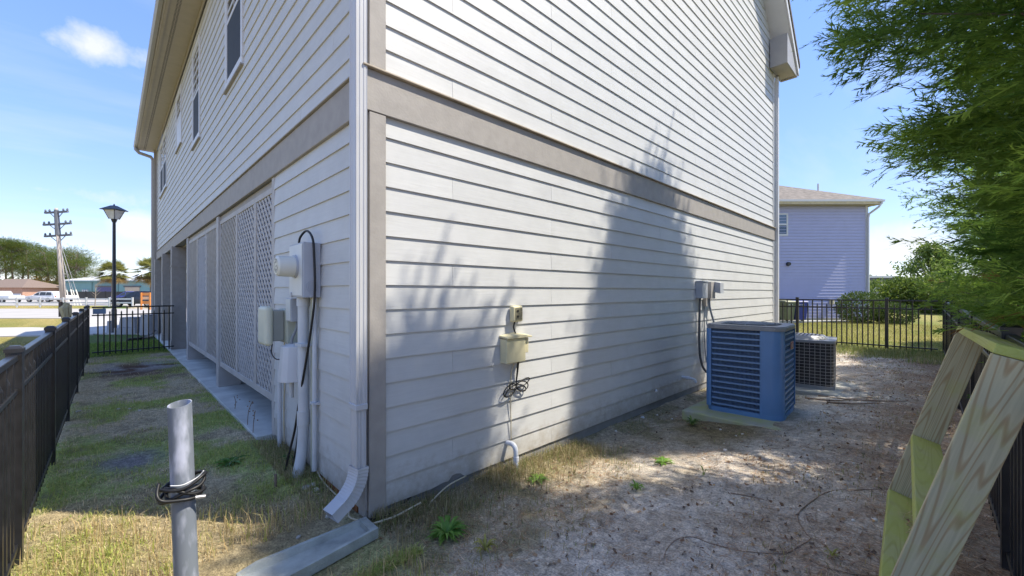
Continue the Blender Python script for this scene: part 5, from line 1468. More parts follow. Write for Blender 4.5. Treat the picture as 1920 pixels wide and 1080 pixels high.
# vehicles
def car(name, label, cat, px, t__, col, heading, prof, win, L_, W_, group=None, glassy=.05):
    """prof: side outline (x,z); win: list of side windows; built around the origin then placed"""
    o = thing(name, label, cat, (0, 0, 0), group)
    paint = mat(name + "_paint_%d" % px, col, .25, var=.03, spec=.6)
    hw = W_ / 2; n = len(prof)
    def wz(z): return hw * (1.0 if z < .95 else 1.0 - .20 * min(1, (z - .95) / .7)) * (1 if z > .45 else .96)
    q = MB(); q.add([(x, -wz(z), z) for x, z in prof] + [(x, wz(z), z) for x, z in prof], [tuple(range(n)), tuple(range(2 * n - 1, n - 1, -1))] + [(i, n + i, n + (i + 1) % n, (i + 1) % n) for i in range(n)])
    q.build("body", paint, o, bevel=.05, local=True, segs=2)
    for poly in win:
        for s in (-1, 1):
            q = MB(); m_ = len(poly)
            vs = [(x, s * (wz(z) + .006), z) for x, z in poly] + [(x, s * (wz(z) - .02), z) for x, z in poly]
            q.add(vs, [tuple(range(m_)), tuple(range(2 * m_ - 1, m_ - 1, -1))] + [(i, m_ + i, m_ + (i + 1) % m_, (i + 1) % m_) for i in range(m_)])
            q.build("window", M_GLASS, o, local=True)
    for x in (-L_ * .30, L_ * .31):
        for s in (-1, 1):
            y = s * (hw - .09)
            wv = MB().cyl((x, y - .11, .34), (x, y + .11, .34), .34, .34, 20).build("tyre", M_TREADRUB, o, local=True)
            MB().cyl((x, y - .115 if s < 0 else y + .1105, .34), (x, y - .1105 if s < 0 else y + .115, .34), .21, .21, 16).build("rim", M_CHROME, wv, local=True)
    xf = max(p_[0] for p_ in prof)
    for s in (-1, 1):
        MB().box((xf - .22, s * hw * .62 - .17, .70), (xf - .02, s * hw * .62 + .17, .84)).build("headlight", M_WHITE, o, local=True, bevel=.03)
        MB().box((-xf + .01, s * hw * .72 - .10, .80), (-xf + .08, s * hw * .72 + .10, 1.0)).build("tail_light", mat("tail_%d_%d" % (px, s), (.35, .02, .02), .3), o, local=True)
        MB().box((L_ * .17, s * (hw + .02) - .08, .98), (L_ * .20, s * (hw + .02) + .08, 1.10)).build("mirror", paint, o, local=True)
    place(o, lpos(px, t__, .04), heading); return o
SUV = [(-2.25, .45), (-2.3, .75), (-2.28, 1.05), (-2.05, 1.55), (-1.75, 1.68), (-.2, 1.70), (.35, 1.58), (1.02, 1.06), (2.05, .93), (2.3, .75), (2.32, .45), (1.78, .30), (1.02, .30), (-1.0, .30), (-1.75, .30)]
SUVW = [[(-1.9, 1.10), (-1.72, 1.56), (-1.05, 1.60), (-1.05, 1.10)], [(-.98, 1.10), (-.98, 1.60), (-.12, 1.60), (-.08, 1.08)], [(0, 1.08), (-.03, 1.59), (.30, 1.52), (.86, 1.07)]]
TRUCK = [(-2.75, .5), (-2.78, 1.05), (-.75, 1.08), (-.72, 1.55), (-.5, 1.74), (.55, 1.74), (1.15, 1.2), (2.5, 1.08), (2.72, .9), (2.75, .5), (2.2, .4), (1.2, .4), (-1.2, .4), (-2.2, .4)]
TRUCKW = [[(-.55, 1.18), (-.42, 1.62), (.15, 1.64), (.15, 1.18)], [(.22, 1.18), (.22, 1.64), (.5, 1.62), (.98, 1.18)]]
HR = YAW - math.pi / 2
car("parked_suv", "dark charcoal sport utility vehicle parked beyond the porch columns", "car", 262, 45.5, (.045, .05, .065), HR + math.pi + .12, SUV, SUVW, 4.62, 1.86)
car("parked_suv", "white sport utility vehicle behind the white rail fence", "car", 84, 66, (.72, .72, .72), HR + math.pi + .05, SUV, SUVW, 4.62, 1.86)
car("parked_pickup", "white pickup truck next to the white sport utility vehicle", "truck", 104, 70, (.70, .70, .71), HR + math.pi, TRUCK, TRUCKW, 5.5, 1.95)
car("parked_pickup", "white pickup truck by the tan bungalow", "truck", 2, 62, (.68, .69, .70), HR + math.pi - .1, TRUCK, TRUCKW, 5.5, 1.95)
car("parked_suv", "royal blue car parked before the teal building", "car", 244, 62, (.05, .07, .30), HR + math.pi, SUV, SUVW, 4.62, 1.86)
# teal building with white roof and dark screen fence
tb_ = thing("warehouse", "long teal metal warehouse with white roof and roller doors", "building", tuple(lpos(200, 95)))
TB = 95.0; la, lb = (119 - 960) / FPX * TB, (360 - 960) / FPX * TB
M_TEAL = mat("teal_cladding", (.19, .34, .345), .6, var=.05, scale=.4)
frbox(MB(), TB, TB + 22, la, lb, -.1, 4.3).build("wall", M_TEAL, tb_)
q = MB(); q.add([fr(TB - .4, la - .5, 4.32), fr(TB - .4, lb + .5, 4.32), fr(TB + 11, lb + .5, 6.2), fr(TB + 11, la - .5, 6.2), fr(TB + 22.4, lb + .5, 4.32), fr(TB + 22.4, la - .5, 4.32)], [(0, 1, 2, 3), (3, 2, 4, 5), (0, 3, 5), (1, 4, 2)])
q.build("roof", M_WHITE, tb_)
frbox(MB(), TB - .45, TB - .05, la - .5, lb + .5, 4.0, 4.315).build("eave_trim", mat("teal_trim", (.14, .24, .25), .6), tb_)
for i, (p0, p1, c_) in enumerate(((183, 212, (.10, .10, .22)), (235, 262, (.55, .44, .33)))):
    l0_, l1_ = (p0 - 960) / FPX * TB, (p1 - 960) / FPX * TB
    dr = frbox(MB(), TB - .12, TB - .01, l0_, l1_, .0, 2.75).build("roller_door", mat("door_%d" % i, c_, .6), tb_)
    frbox(MB(), TB - .16, TB - .005, l0_ - .3, l1_ + .3, 2.76, 3.1).build("door_header", mat("hdr_%d" % i, (.12, .12, .12), .6), dr)
frbox(MB(), TB - .10, TB - .01, (203 - 960) / FPX * TB, (210 - 960) / FPX * TB, .0, 2.6).build("door", M_WHITE, tb_)
for px_ in (173, 222, 290):
    frbox(MB(), TB - .14, TB - .01, (px_ - 960) / FPX * TB - .06, (px_ - 960) / FPX * TB + .06, 0, 4.0).build("wall_rib", mat("rib_%d" % px_, (.14, .25, .26), .6), tb_)
for px_ in (157, 161, 165): frbox(MB(), TB - .3, TB - .01, (px_ - 960) / FPX * TB - .12, (px_ - 960) / FPX * TB + .12, 1.4, 2.2).build("wall_unit", M_WHITE, tb_)
sf_ = thing("screen_fence", "black screen fence along the foot of the teal warehouse", "fence", tuple(lpos(180, 84)))
for k in range(10):
    l0_ = (124 - 960) / FPX * 84 + k * 2.0
    frbox(MB(), 84, 84.05, l0_ + .05, l0_ + 1.95, .1, 1.75).build("screen_panel", M_BLACK, sf_)
    frbox(MB(), 83.95, 84.1, l0_ - .045, l0_ + .045, -.1, 1.85).build("post", M_BLACK, sf_)
bh = thing("bungalow", "low tan bungalow with brown hipped roof beyond the parking lot", "house", tuple(lpos(0, 88)))
l0_, l1_ = (-70 - 960) / FPX * 88, (42 - 960) / FPX * 88
frbox(MB(), 88, 97, l0_, l1_, -.1, 2.6).build("wall", mat("tan_brick", (.46, .27, .19), .8, var=.15, scale=4), bh)
frbox(MB(), 87.9, 87.99, l1_ - 4.2, l1_ - .3, .1, 1.3).build("garage_door", M_WHITE, bh)
q = MB(); q.add([fr(87.4, l0_ - .6, 2.6), fr(87.4, l1_ + .6, 2.6), fr(97.6, l1_ + .6, 2.6), fr(97.6, l0_ - .6, 2.6), fr(92.5, l0_ + 4, 4.6), fr(92.5, l1_ - 4, 4.6)], [(0, 1, 5, 4), (1, 2, 5), (2, 3, 4, 5), (3, 0, 4), (3, 2, 1, 0)])
q.build("roof", mat("brown_roof", (.20, .15, .12), .9), bh)
ob = thing("orange_barrier", "orange striped traffic barrier in front of the dark parked car", "barrier", tuple(lpos(273, 37)))
M_OR = mat("barrier_orange", (.62, .24, .06), .5)
for i, z_ in enumerate((.55, .95, 1.3)): frbox(MB(), 37, 37.06, (264 - 960) / FPX * 37, (284 - 960) / FPX * 37, z_, z_ + .26).build("plank", M_OR if i != 1 else mat("barrier_peach", (.68, .42, .24), .5), ob)
for px_ in (266, 282): frbox(MB(), 36.9, 36.99, (px_ - 960) / FPX * 37 - .05, (px_ - 960) / FPX * 37 + .05, 0, 1.58).build("leg", M_OR, ob)
# palms
def palm(label, px, t__, H, R0, seed, zb=.0):
    rn = np.random.default_rng(seed); p = lpos(px, t__, zb)
    t_ = thing("palm_tree", label, "tree", tuple(p), "cabbage palms along the road")
    MB().tube([p - Vector((0, 0, .2)), p + Vector((.05, 0, H * .5)), p + Vector((0, .05, H))], [.24, .19, .22], 10).build("trunk", M_PALEBARK, t_, smooth=True)
    V = []; C = []
    hub = np.array(p) + np.array((0, 0, H))
    for k in range(95):
        a = rn.random() * 6.28; el = rn.uniform(-.75, 1.25); ln = R0 * rn.uniform(.75, 1.05)
        d = np.array((math.cos(a) * math.cos(el), math.sin(a) * math.cos(el), math.sin(el)))
        b_ = hub + d * ln * .45
        sd = nrm(np.cross(d, np.array((0, 0, 1.0)))); upv = np.cross(sd, d)
        col = np.array((.07, .10, .025)) * (1 - max(0, -el)) + np.array((.24, .20, .06)) * rn.uniform(.3, 1.0)
        if el < -.35: col = np.array((.22, .155, .06)) * rn.uniform(.7, 1.2)
        V.append((hub, hub + sd * .03, b_)); C.append(col * .8)
        for f in np.linspace(-1.25, 1.25, 17):
            dd = d * math.cos(f) + sd * math.sin(f)
            tip = b_ + dd * ln * .55 * (1 - .18 * abs(f)) - np.array((0, 0, ln * .16)) + upv * .05
            wv = (sd * math.cos(f) - d * math.sin(f)) * .06
            V.append((b_ - wv, b_ + wv, tip)); C.append(col * rn.uniform(.75, 1.35))
    tri_mesh("fronds", np.array(V), M_LEAF2, t_, np.array(C))
    return t_
palm("cabbage palm with bushy crown behind the street lamp", 212, 53, 4.0, 2.5, 61)
palm("cabbage palm beside the far corner of the house", 284, 46, 3.9, 2.5, 62)
palm("cabbage palm seen through the carport", 352, 44, 3.7, 2.4, 63)
# pines
NEED = spray_template(5, .05, .5, .05)
def pine(label, px, t__, H, R0, seed, low=.55, dark=1.0):
    rn = np.random.default_rng(seed); p = lpos(px, t__, 0)
    t_ = thing("pine_tree", label, "tree", tuple(p), "pines behind the parking lot")
    q = MB(); tp_ = p + Vector((rn.normal(0, .5), rn.normal(0, .5), H))
    mid = p.lerp(tp_, .5) + Vector((rn.normal(0, .35), rn.normal(0, .35), 0))
    q.tube([p - Vector((0, 0, .2)), mid, tp_], [.26, .18, .05], 7)
    O = []; D = []
    for k in range(34):
        u_ = low + (1 - low) * rn.random() ** .8; a = rn.random() * 6.28
        base = np.array(p.lerp(tp_, u_)); rr = R0 * (1 - .45 * ((u_ - low) / (1 - low)) ** 2) * rn.uniform(.45, 1.05)
        c_ = base + np.array((math.cos(a) * rr, math.sin(a) * rr, rr * .28 + .3))
        q.tube([base - np.array((0, 0, .4)), base * .45 + c_ * .55 - np.array((0, 0, .1)), c_], [.07, .05, .02], 5, caps=False)
        n = 84; off = rn.normal(0, 1, (n, 3)) * np.array((.85, .85, .36)) * (.5 + R0 * .16)
        O.append(c_ + off); D.append(off + np.array((0, 0, .9)) + rn.normal(0, .4, (n, 3)))
    q.build("trunk", M_BARK, t_, smooth=True)
    O = np.concatenate(O); D = np.concatenate(D); n = len(O)
    V = place_template(NEED, O, D, rn.normal(0, 1, (n, 3)), rn.uniform(.45, .8, n))
    k = np.clip(rn.normal(.5, .28, n), 0, 1)[:, None]; yy = rn.random() * .5
    C = (np.array((.04, .075, .018)) * (1 - k) + np.array((.15 + .05 * yy, .19, .035)) * k) * dark
    tri_mesh("crown", V, M_LEAF, t_, np.repeat(C, len(NEED), 0))
pl = [(-22, 108, 14.5), (-2, 104, 13.5), (12, 112, 14.8), (27, 106, 14.0), (40, 114, 14.4), (54, 108, 13.2), (66, 112, 13.0), (80, 106, 12.0), (93, 114, 12.4), (104, 108, 11.6), (126, 104, 10.8), (142, 100, 11.6), (150, 106, 9.6)]
nm = ["at the far end of the tree line", "over the tan bungalow roof", "rising behind the bungalow eave", "with forked crown right of the bungalow", "in the middle of the tall group", "above the brown shrubs", "behind the white sport utility vehicle", "left of the utility pole", "close behind the utility pole", "touching the utility pole mast", "between the pole and the teal warehouse", "with ragged top over the warehouse end", "lowest, at the warehouse corner"]
for i, (px_, t__, H_) in enumerate(pl): pine("flat topped pine " + nm[i], px_, t__, H_, 3.6, 70 + i, low=.36 if i < 10 else .28)
for i, (px_, z_, rx_, rz_, ca_, cb_, lab) in enumerate(((28, 1.3, 3.2, 1.9, (.03, .07, .015), (.10, .16, .03), "bright green shrub beside the tan bungalow"), (60, 1.5, 3.4, 2.3, (.06, .08, .02), (.18, .17, .05), "olive shrub below the pines"), (82, 2.2, 4.2, 3.2, (.10, .075, .02), (.27, .19, .05), "rusty brown shrub behind the white sport utility vehicle"), (106, 1.7, 3.4, 2.4, (.07, .08, .02), (.20, .18, .05), "yellowish shrub by the utility pole"), (-20, 1.6, 4.0, 2.4, (.03, .06, .015), (.09, .13, .03), "dark shrub past the bungalow"), (140, 1.6, 3.0, 2.2, (.06, .08, .02), (.16, .17, .04), "shrub at the end of the teal warehouse"))):
    shrub("roadside_shrub", lab, "shrub", lpos(px_, 98, z_), (rx_, rx_ * .7, rz_), 2600, .42, ca_, cb_, 90 + i, "shrubs under the pines", stems=False, shell=.3)
far = MB()
wn_ = np.random.default_rng(5)
O = np.stack([np.zeros(9000)] * 3, 1); tt = wn_.uniform(150, 175, 9000); ll = wn_.uniform(-1.55, 1.7, 9000) * tt
hh = (3.0 + 5.5 * vnoise(ll, tt * 0, .05, 8, 3)) * wn_.random(9000) ** .6
O[:, 0] = CAM[0] + tt * FW[0] + ll * RT[0]; O[:, 1] = CAM[1] + tt * FW[1] + ll * RT[1]; O[:, 2] = hh
V = place_template(LEAF, O, wn_.normal(0, 1, (9000, 3)), wn_.normal(0, 1, (9000, 3)), wn_.uniform(2.0, 4.5, 9000))
k = wn_.random(9000)[:, None]
tag(tri_mesh("far_woods", V, M_LEAF2, None, np.repeat(np.array((.05, .075, .03)) * (1 - k) + np.array((.12, .14, .05)) * k, 2, 0)), "distant woods closing the horizon", "woods", kind="stuff")
sap = thing("sapling", "bare young sapling on the verge before the teal warehouse", "tree", tuple(lpos(178, 42)))
p = lpos(178, 42); q = MB().tube([p, p + Vector((.05, 0, 1.4)), p + Vector((0, .05, 2.5))], [.05, .035, .012], 6)
rs = random.Random(4)
for k in range(14):
    b_ = p + Vector((.03, .02, 1.0 + k * .1)); q.tube([b_, b_ + Vector((rs.uniform(-.5, .5), rs.uniform(-.5, .5), rs.uniform(.25, .6)))], [.014, .004], 4)
q.build("trunk", M_PALEBARK, sap)

# ------------------------------------------------------------------ grass, straw, weeds, stones, twigs
def blades(name, label, X, Y, ln, wd, C, seed, lean=.5, lie=False):
    rn = np.random.default_rng(seed); n = len(X); Z = ground_z(X, Y)
    a = rn.random(n) * 2 * math.pi
    d = np.stack([np.cos(a), np.sin(a), np.zeros(n)], 1); s = np.stack([-np.sin(a), np.cos(a), np.zeros(n)], 1)
    B = np.stack([X, Y, Z - .004], 1)
    le = np.abs(rn.normal(0, lean, n))[:, None]
    L_ = ln[:, None]; W_ = wd[:, None]
    if lie:
        B[:, 2] += rn.uniform(.004, .016, n)
        tip = B + d * L_ + np.array((0, 0, 1.0)) * rn.uniform(-.05, .22, (n, 1)) * L_
        V = np.stack([np.stack([B - s * W_, B + s * W_, tip], 1)], 1)
    else:
        mid = B + np.array((0, 0, .55)) * L_ + d * L_ * le * .25
        tip = B + np.array((0, 0, 1.0)) * L_ * np.clip(1 - .35 * le, .25, 1) + d * L_ * le * .8
        V = np.stack([np.stack([B - s * W_, B + s * W_, mid + s * W_ * .8], 1), np.stack([B - s * W_, mid + s * W_ * .8, mid - s * W_ * .8], 1), np.stack([mid - s * W_ * .8, mid + s * W_ * .8, tip], 1)], 1)
    k = V.shape[1]
    o = tri_mesh(name, V.reshape(-1, 3, 3), M_GRASSB, None, np.repeat(C, k, 0))
    return tag(o, label, "grass", kind="stuff")
def pickc(rn, n, cols, wts):
    cols = np.array(cols); i = rn.choice(len(cols), n, p=np.array(wts) / sum(wts))
    return cols[i] * rn.uniform(.7, 1.3, (n, 1))
rn = np.random.default_rng(77)
# side yard
n = 60000
X = rn.uniform(-1.74, .08, n); Y = -.6 + 12.6 * rn.random(n) ** 1.7
g2 = vnoise(X, Y, 1.7, 2, 4); g5 = vnoise(X, Y, 4.2, 6, 3)
bare = np.exp(-(((X + .85) / .95) ** 2 + ((Y - 8.8) / 1.5) ** 2) * 1.2) * 1.3 + np.exp(-(((X + 1.15) / .30) ** 2 + ((Y - 2.55) / .38) ** 2)) * 1.4
keep = (rn.random(n) < np.clip((g2 - .36) * 3.0 + (g5 - .5) * 2.2 + .35, .05, 1) * np.clip(1.1 - bare, 0, 1)) & ~((X > -.18) & (Y > 2.3)) & ~((Y < .25) & (X > -.95) & (X < .1) & (Y > -.5))
X, Y, g2, g5 = X[keep], Y[keep], g2[keep], g5[keep]; n = len(X)
gr = np.clip((g2 - .50) * 5 + (g5 - .5) * 2.5 + .20 + .5 * (Y > 10), 0, 1)
isg = rn.random(n) < gr
C = np.where(isg[:, None], pickc(rn, n, [(.28, .36, .08), (.38, .42, .12), (.48, .46, .17)], [3, 3, 3]), pickc(rn, n, [(.60, .50, .31), (.50, .42, .25), (.66, .57, .38), (.34, .28, .17)], [3, 3, 3, 2]))
blades("grass", "patchy green and straw coloured grass of the side yard", X, Y, rn.uniform(.014, .045, n) * (1 + .5 * isg), rn.uniform(.0014, .0030, n), C, 1, lean=1.5)
# taller dry grass in the sunny near corner and along the wall foot
n = 9000
X = rn.uniform(-1.72, .0, n); Y = rn.uniform(-1.2, 1.5, n)
keep = (Y < .35 + np.clip(-X, 0, 2) * .62) & ~((X > -.95) & (Y > -.5) & (Y < .22)) & (rn.random(n) < vnoise(X, Y, 3.0, 12, 3) * 1.5 - .15)
X, Y = X[keep], Y[keep]; n = len(X)
blades("dry_grass", "tall sunlit straw grass in the near corner of the side yard", X, Y, rn.uniform(.05, .17, n), rn.uniform(.0012, .0026, n), pickc(rn, n, [(.55, .42, .22), (.42, .33, .16), (.32, .36, .08), (.5, .45, .2)], [4, 3, 3, 2]), 2, lean=.6)
n = 9000
X = np.concatenate([rn.uniform(.0, 2.4, n), rn.uniform(-.25, .0, 3000)]); Y = np.concatenate([-.03 - np.abs(rn.normal(0, .22, n)), rn.uniform(.3, 2.2, 3000)])
m_ = rn.random(len(X)) < np.clip(vnoise(X, Y, 3.5, 14, 3) * 2.2 - .55, 0, 1); X, Y = X[m_], Y[m_]; n = len(X)
blades("dry_grass", "dry tufts of grass along the foot of the clapboards", X, Y, rn.uniform(.04, .14, n), rn.uniform(.0012, .0025, n), pickc(rn, n, [(.33, .27, .15), (.24, .21, .10), (.17, .21, .06), (.42, .36, .22)], [3, 3, 2, 2]), 3, lean=.9)
# tufts over the sandy yard
n = 40000
X = rn.uniform(-.6, 11.5, n) ; Y = rn.uniform(-3.0, .0, n)
v1 = vnoise(X, Y, 1.9, 21, 4)
keep = (rn.random(n) < np.clip((v1 - .54) * 6, 0, 1) * (.35 + .65 * sst(-2.0, -.6, Y))) & ~((X > 4.0) & (X < 5.3) & (Y < -.5) & (Y > -1.7)) & ~((X > 6) & (X < 7.3) & (Y < -.75) & (Y > -1.95))
X, Y = X[keep], Y[keep]; n = len(X)
blades("grass", "thin olive tufts scattered over the sandy yard", X, Y, rn.uniform(.02, .06, n), rn.uniform(.0013, .0026, n), pickc(rn, n, [(.30, .24, .12), (.22, .22, .08), (.17, .22, .05), (.36, .28, .10)], [3, 3, 2, 2]), 4, lean=.9)
# pine straw litter
n = 120000
X = rn.uniform(-1.0, 11.8, n); Y = -3.6 + 3.4 * rn.random(n) ** 1.15
keep = rn.random(n) < np.clip(.06 + .95 * sst(-1.6, -2.8, Y) + (vnoise(X, Y, 1.4, 31, 4) - .5) * 1.6, .02, 1)
keep &= ~((X > 4.0) & (X < 5.3) & (Y < -.5) & (Y > -1.7)) & ~((X > 6) & (X < 7.3) & (Y < -.75) & (Y > -1.95))
X, Y = X[keep], Y[keep]; n = len(X)
blades("pine_straw", "fallen brown needles strewn over the sand and along the fence", X, Y, rn.uniform(.03, .11, n), rn.uniform(.0010, .0022, n), pickc(rn, n, [(.34, .20, .11), (.45, .29, .17), (.24, .15, .10), (.56, .44, .31)], [3, 3, 2, 3]), 5, lie=True)
n = 14000
X = rn.uniform(-.9, 11.5, n); Y = -3.4 + 3.35 * rn.random(n)
keep = (rn.random(n) < np.clip(.25 + .5 * sst(-1.2, -2.6, Y) + (vnoise(X, Y, 2.3, 51, 3) - .5) * 1.8, .05, 1)) & ~((X > 3.9) & (X < 5.35) & (Y < -.48) & (Y > -1.8)) & ~((X > 6) & (X < 7.3) & (Y < -.75) & (Y > -1.95))
X, Y = X[keep], Y[keep]; n = len(X); Z = ground_z(X, Y)
P0 = np.stack([X, Y, Z + .006], 1); R_s = rn.uniform(.004, .016, n)[:, None]
A1 = nrm(rn.normal(0, 1, (n, 3)) * np.array((1, 1, .35))); A2 = nrm(rn.normal(0, 1, (n, 3)) * np.array((1, 1, .35)))
T_ = np.stack([np.stack([P0 - A1 * R_s, P0 + A1 * R_s, P0 + A2 * R_s * 1.3 + np.array((0, 0, .004))], 1), np.stack([P0 + A1 * R_s, P0 - A1 * R_s, P0 - A2 * R_s + np.array((0, 0, .003))], 1)], 1).reshape(-1, 3, 3)
tag(tri_mesh("leaf_litter", T_, M_GRASSB, None, np.repeat(pickc(rn, n, [(.20, .12, .07), (.36, .25, .15), (.12, .09, .07), (.62, .54, .44), (.45, .30, .15)], [3, 3, 3, 2, 1]), 2, 0)), "crumbs of bark and dead leaf over the sandy yard", "litter", kind="stuff")
# green growth before the back fence and the lawn behind it
n = 26000
X = rn.uniform(9.6, 12.6, n); Y = rn.uniform(-2.95, .2, n)
keep = rn.random(n) < np.clip(sst(10.2, 11.8, X + (Y + 1.5) * -.35) * 1.1 + (vnoise(X, Y, 1.5, 41, 3) - .5) * 1.5 - .2, 0, 1)
X, Y = X[keep], Y[keep]; n = len(X)
blades("grass", "rank green and yellow grass before the back fence", X, Y, rn.uniform(.04, .16, n), rn.uniform(.002, .004, n), pickc(rn, n, [(.16, .22, .06), (.30, .29, .10), (.24, .30, .11), (.42, .38, .20)], [4, 3, 2, 2]), 6, lean=.5)
n = 42000
X = rn.uniform(12.4, 24, n); Y = rn.uniform(-4.0, 4.5, n)
blades("grass", "mown yellow green lawn behind the back fence", X, Y, rn.uniform(.03, .07, n), rn.uniform(.003, .006, n), pickc(rn, n, [(.22, .24, .06), (.32, .30, .09), (.40, .35, .14)], [4, 4, 2]), 7, lean=.6)
n = 16000
X = rn.uniform(-2.6, .0, n); Y = rn.uniform(11.6, 15.3, n)
keep = ~((X > -.2)); X, Y = X[keep], Y[keep]; n = len(X)
blades("grass", "green front lawn beyond the cross fence", X, Y, rn.uniform(.05, .10, n), rn.uniform(.003, .005, n), pickc(rn, n, [(.10, .19, .035), (.17, .26, .05), (.26, .32, .07)], [4, 3, 2]), 8, lean=.6)
n = 30000
X = rn.uniform(-14, -1.9, n); Y = rn.uniform(2.0, 20, n)
rel = (X - CAM[0]) * FW[0] + (Y - CAM[1]) * FW[1]
keep = rel < 13.2; X, Y = X[keep], Y[keep]; n = len(X)
blades("grass", "yellow lawn outside the side fence", X, Y, rn.uniform(.03, .08, n), rn.uniform(.003, .006, n), pickc(rn, n, [(.34, .29, .09), (.26, .25, .07), (.42, .34, .15)], [4, 3, 3]), 9, lean=.6)

def weed(label, px, py, r, nl, seed, kind=0, c0=(.10, .22, .03), c1=(.22, .36, .06)):
    rn = np.random.default_rng(seed); p = gnd(px, py, .06); z0 = gz(p.x, p.y); p = gnd(px, py, z0); x, y = p.x, p.y; z0 = gz(x, y)
    t_ = thing("weed", label, "weed", (x, y, z0))
    for k in range(nl):
        a = 2.4 * k + rn.normal(0, .2); L_ = r * rn.uniform(.65, 1.1); w_ = L_ * (.13 if kind == 0 else .05 if kind == 1 else .075); rise = rn.uniform(.15, .8) if kind == 0 else rn.uniform(.6, 1.6) if kind == 1 else rn.uniform(.2, 1.2)
        d = Vector((math.cos(a), math.sin(a), 0)); s = Vector((-d.y, d.x, 0)); V = []
        prev_ = None; N_ = 5
        for i in range(N_ + 1):
            f = i / N_; c_ = Vector((x, y, z0 + .005)) + d * L_ * f * (1 if kind == 0 else .6 if kind == 1 else .85) + Vector((0, 0, L_ * rise * (f - .75 * f * f)))
            ww = w_ * math.sin(math.pi * min(.97, f * .85 + .12)) * (1 + (.25 if i % 2 else -.15) * (kind != 1))
            cur = (c_ - s * ww + Vector((0, 0, ww * .3)), c_, c_ + s * ww + Vector((0, 0, ww * .3)))
            if prev_:
                for j in (0, 1): V += [(prev_[j], prev_[j + 1], cur[j + 1]), (prev_[j], cur[j + 1], cur[j])]
            prev_ = cur
        col = np.array(c0) + (np.array(c1) - np.array(c0)) * rn.random()
        tri_mesh("leaf", np.array([[tuple(v) for v in t3] for t3 in V]), M_LEAF2, t_, np.tile(col, (len(V), 1)))
    return t_
weed("broad leafed rosette weed next to the white elbow pipe", 1006, 899, .115, 14, 1)
weed("bright green rosette weed in the middle of the sandy yard", 1244, 868, .11, 12, 2)
weed("spiky grass tuft in pale sand below the rosette weed", 1193, 920, .12, 26, 3, 1)
weed("large jagged weed near the corner board and downspout", 838, 1003, .17, 46, 4, 2, (.08, .19, .03), (.20, .34, .06))
weed("grassy clump between the wall and the blue condenser pad", 1298, 797, .17, 34, 5, 1, (.08, .15, .03), (.18, .26, .06))
weed("dark leafy weed at the foot of the cables", 555, 862, .16, 18, 6, 0, (.04, .11, .02), (.09, .18, .03))
weed("low green weed in the side yard grass", 432, 868, .15, 16, 7, 0, (.05, .14, .02), (.10, .22, .03))
weed("tufted yellow weed on the sand near the lumber frame", 1560, 1045, .08, 18, 8, 1, (.25, .26, .06), (.40, .38, .10))
weed("yellow green tuft at the bottom of the sandy yard", 910, 1035, .13, 24, 9, 1, (.24, .24, .05), (.42, .38, .10))
weed("small sprout standing alone on the sand", 1320, 893, .12, 5, 10, 1, (.10, .16, .04), (.16, .22, .05))

def stone(name, label, cat, px, py, r, seed, group=None, m=M_STONE):
    p = gnd(px, py, .05); z0 = gz(p.x, p.y); p = gnd(px, py, z0)
    o = MB().blob((0, 0, 0), (r, r * .8, r * .55), seed, 8, 6, .35).build(name, m, None, smooth=True)
    o.location = (p.x, p.y, gz(p.x, p.y) + r * .25); o.rotation_euler = (0, 0, seed)
    return tag(o, label, cat, group)
for i, (px, py, r) in enumerate(((575, 918, .035), (588, 912, .028), (594, 922, .026), (581, 928, .022), (612, 958, .028), (622, 948, .02), (632, 958, .032), (616, 970, .026))):
    stone("stone", "pale rounded stone heaped between the conduits and the downspout", "stone", px, py, r, i, "stones at the wall foot")
for i, (px, py) in enumerate(((145, 775), (150, 773), (222, 768), (243, 767), (262, 771), (205, 958), (560, 1010))):
    stone("pebble", "white pebble lying in the side yard grass", "pebble", px, py, .022 if i < 5 else .018, 20 + i, "white pebbles in the side yard")
for i, (px, py) in enumerate(((1320, 862), (1357, 833), (1380, 818), (1392, 815), (1351, 806), (1360, 845), (1517, 894), (1600, 872), (1610, 887), (1516, 892), (1648, 882), (1645, 902), (1580, 872), (1600, 978), (1640, 980), (1232, 776), (1260, 783), (1155, 810), (1205, 780))):
    stone("pebble", "white pebble lying on the sandy yard", "pebble", px, py, random.uniform(.010, .020), 40 + i, "white pebbles on the sand", mat("shell_white_%d" % i, (.70, .66, .60), .7) if i == 0 else MATS["shell_white_0"])
tag(stone("debris_chip", "white paint chip lying at the wall foot under the notch", "debris", 1205, 781, .03, 71, None, M_WHITE))
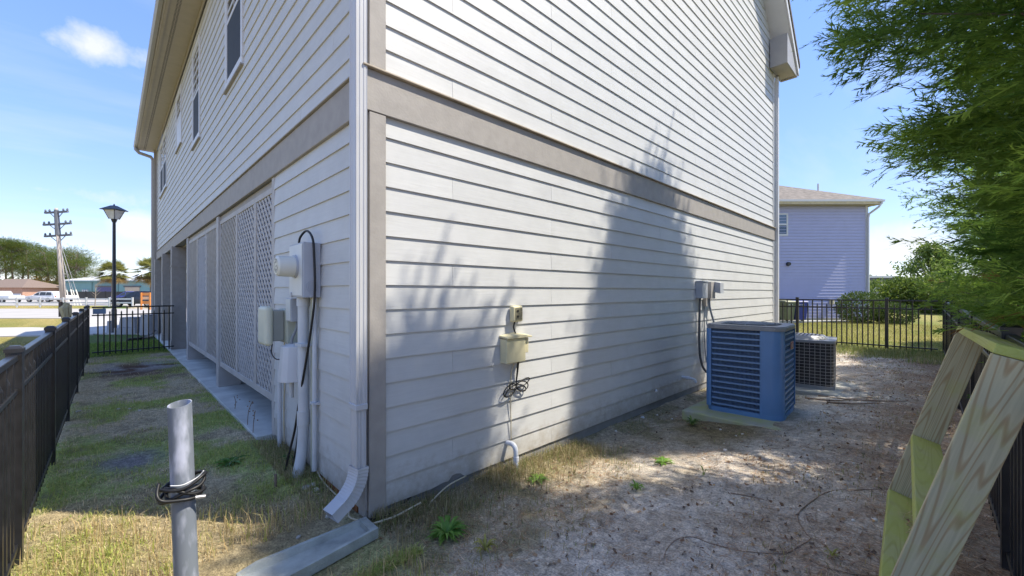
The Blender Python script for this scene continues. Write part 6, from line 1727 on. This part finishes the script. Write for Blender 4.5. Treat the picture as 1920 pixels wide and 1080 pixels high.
def twig(label, pts, r):
    P = []
    for px, py in pts:
        p = gnd(px, py, .08); p = gnd(px, py, gz(p.x, p.y)); P.append((p.x, p.y, gz(p.x, p.y) + r * .7))
    o = MB().tube(curve(P, 4), [r * (1 - .6 * i / (4 * (len(P) - 1))) for i in range(4 * (len(P) - 1) + 1)], 6).build("twig", M_TWIG, None, smooth=True)
    return tag(o, label, "twig")
twig("long crooked root snaking from the lumber frame over the sand", [(1670, 918), (1600, 919), (1555, 922), (1520, 945), (1498, 962), (1497, 978), (1512, 1000), (1520, 1010), (1495, 1030), (1470, 1038), (1410, 1038), (1360, 1030)], .0045)
twig("thin curved twig at the end of the crooked root", [(1365, 1030), (1330, 1018), (1300, 1008), (1270, 1012), (1250, 1030), (1245, 1050)], .004)
twig("straight dry twig in the middle of the sandy yard", [(1370, 925), (1400, 932), (1432, 934)], .005)
twig("short twig below the white wall cap", [(1195, 812), (1215, 802), (1236, 798)], .006)
twig("forked twig on the pine straw near the bottom edge", [(1520, 1050), (1560, 1068), (1620, 1078), (1680, 1079)], .006)
for i, (px, py) in enumerate(((1560, 750), (1600, 757), (1650, 752), (1585, 745))):
    twig(["long dark stick on the sand behind the blue condenser", "second dark stick lying across the sand", "stick near the green growth by the fence", "short stick beside the plain grey pad"][i], [(px - 50, py - 2), (px, py + 2), (px + 50, py)], .012)
o = MB().tube([(-.33, .98, .0), (-.33, .985, .11)], .011, 8).build("stake", M_BARK, None); tag(o, "short dark stake standing in the grass near the conduit", "stake")
for i, (px, py, h_) in enumerate(((464, 800, .30), (474, 815, .27), (440, 770, .2))):
    p = gnd(px, py, 0); q = MB().tube(curve([(p.x, p.y, 0), (p.x + .01, p.y, h_ * .6), (p.x + .05 - .03 * i, p.y - .02, h_)], 3), .004, 5)
    t_ = thing("dry_weed", ["tall dry seed stalk at the slab edge", "second dry stalk bending over the slab edge", "thin dry stalk further along the slab"][i], "weed", (p.x, p.y, 0)); q.build("stem", M_TWIG, t_)
    for k in range(5): MB().blob((p.x + .03 + random.uniform(-.03, .03), p.y + random.uniform(-.02, .02), h_ - k * .03), .008, k, 5, 4).build("seed_head", M_TWIG, t_)
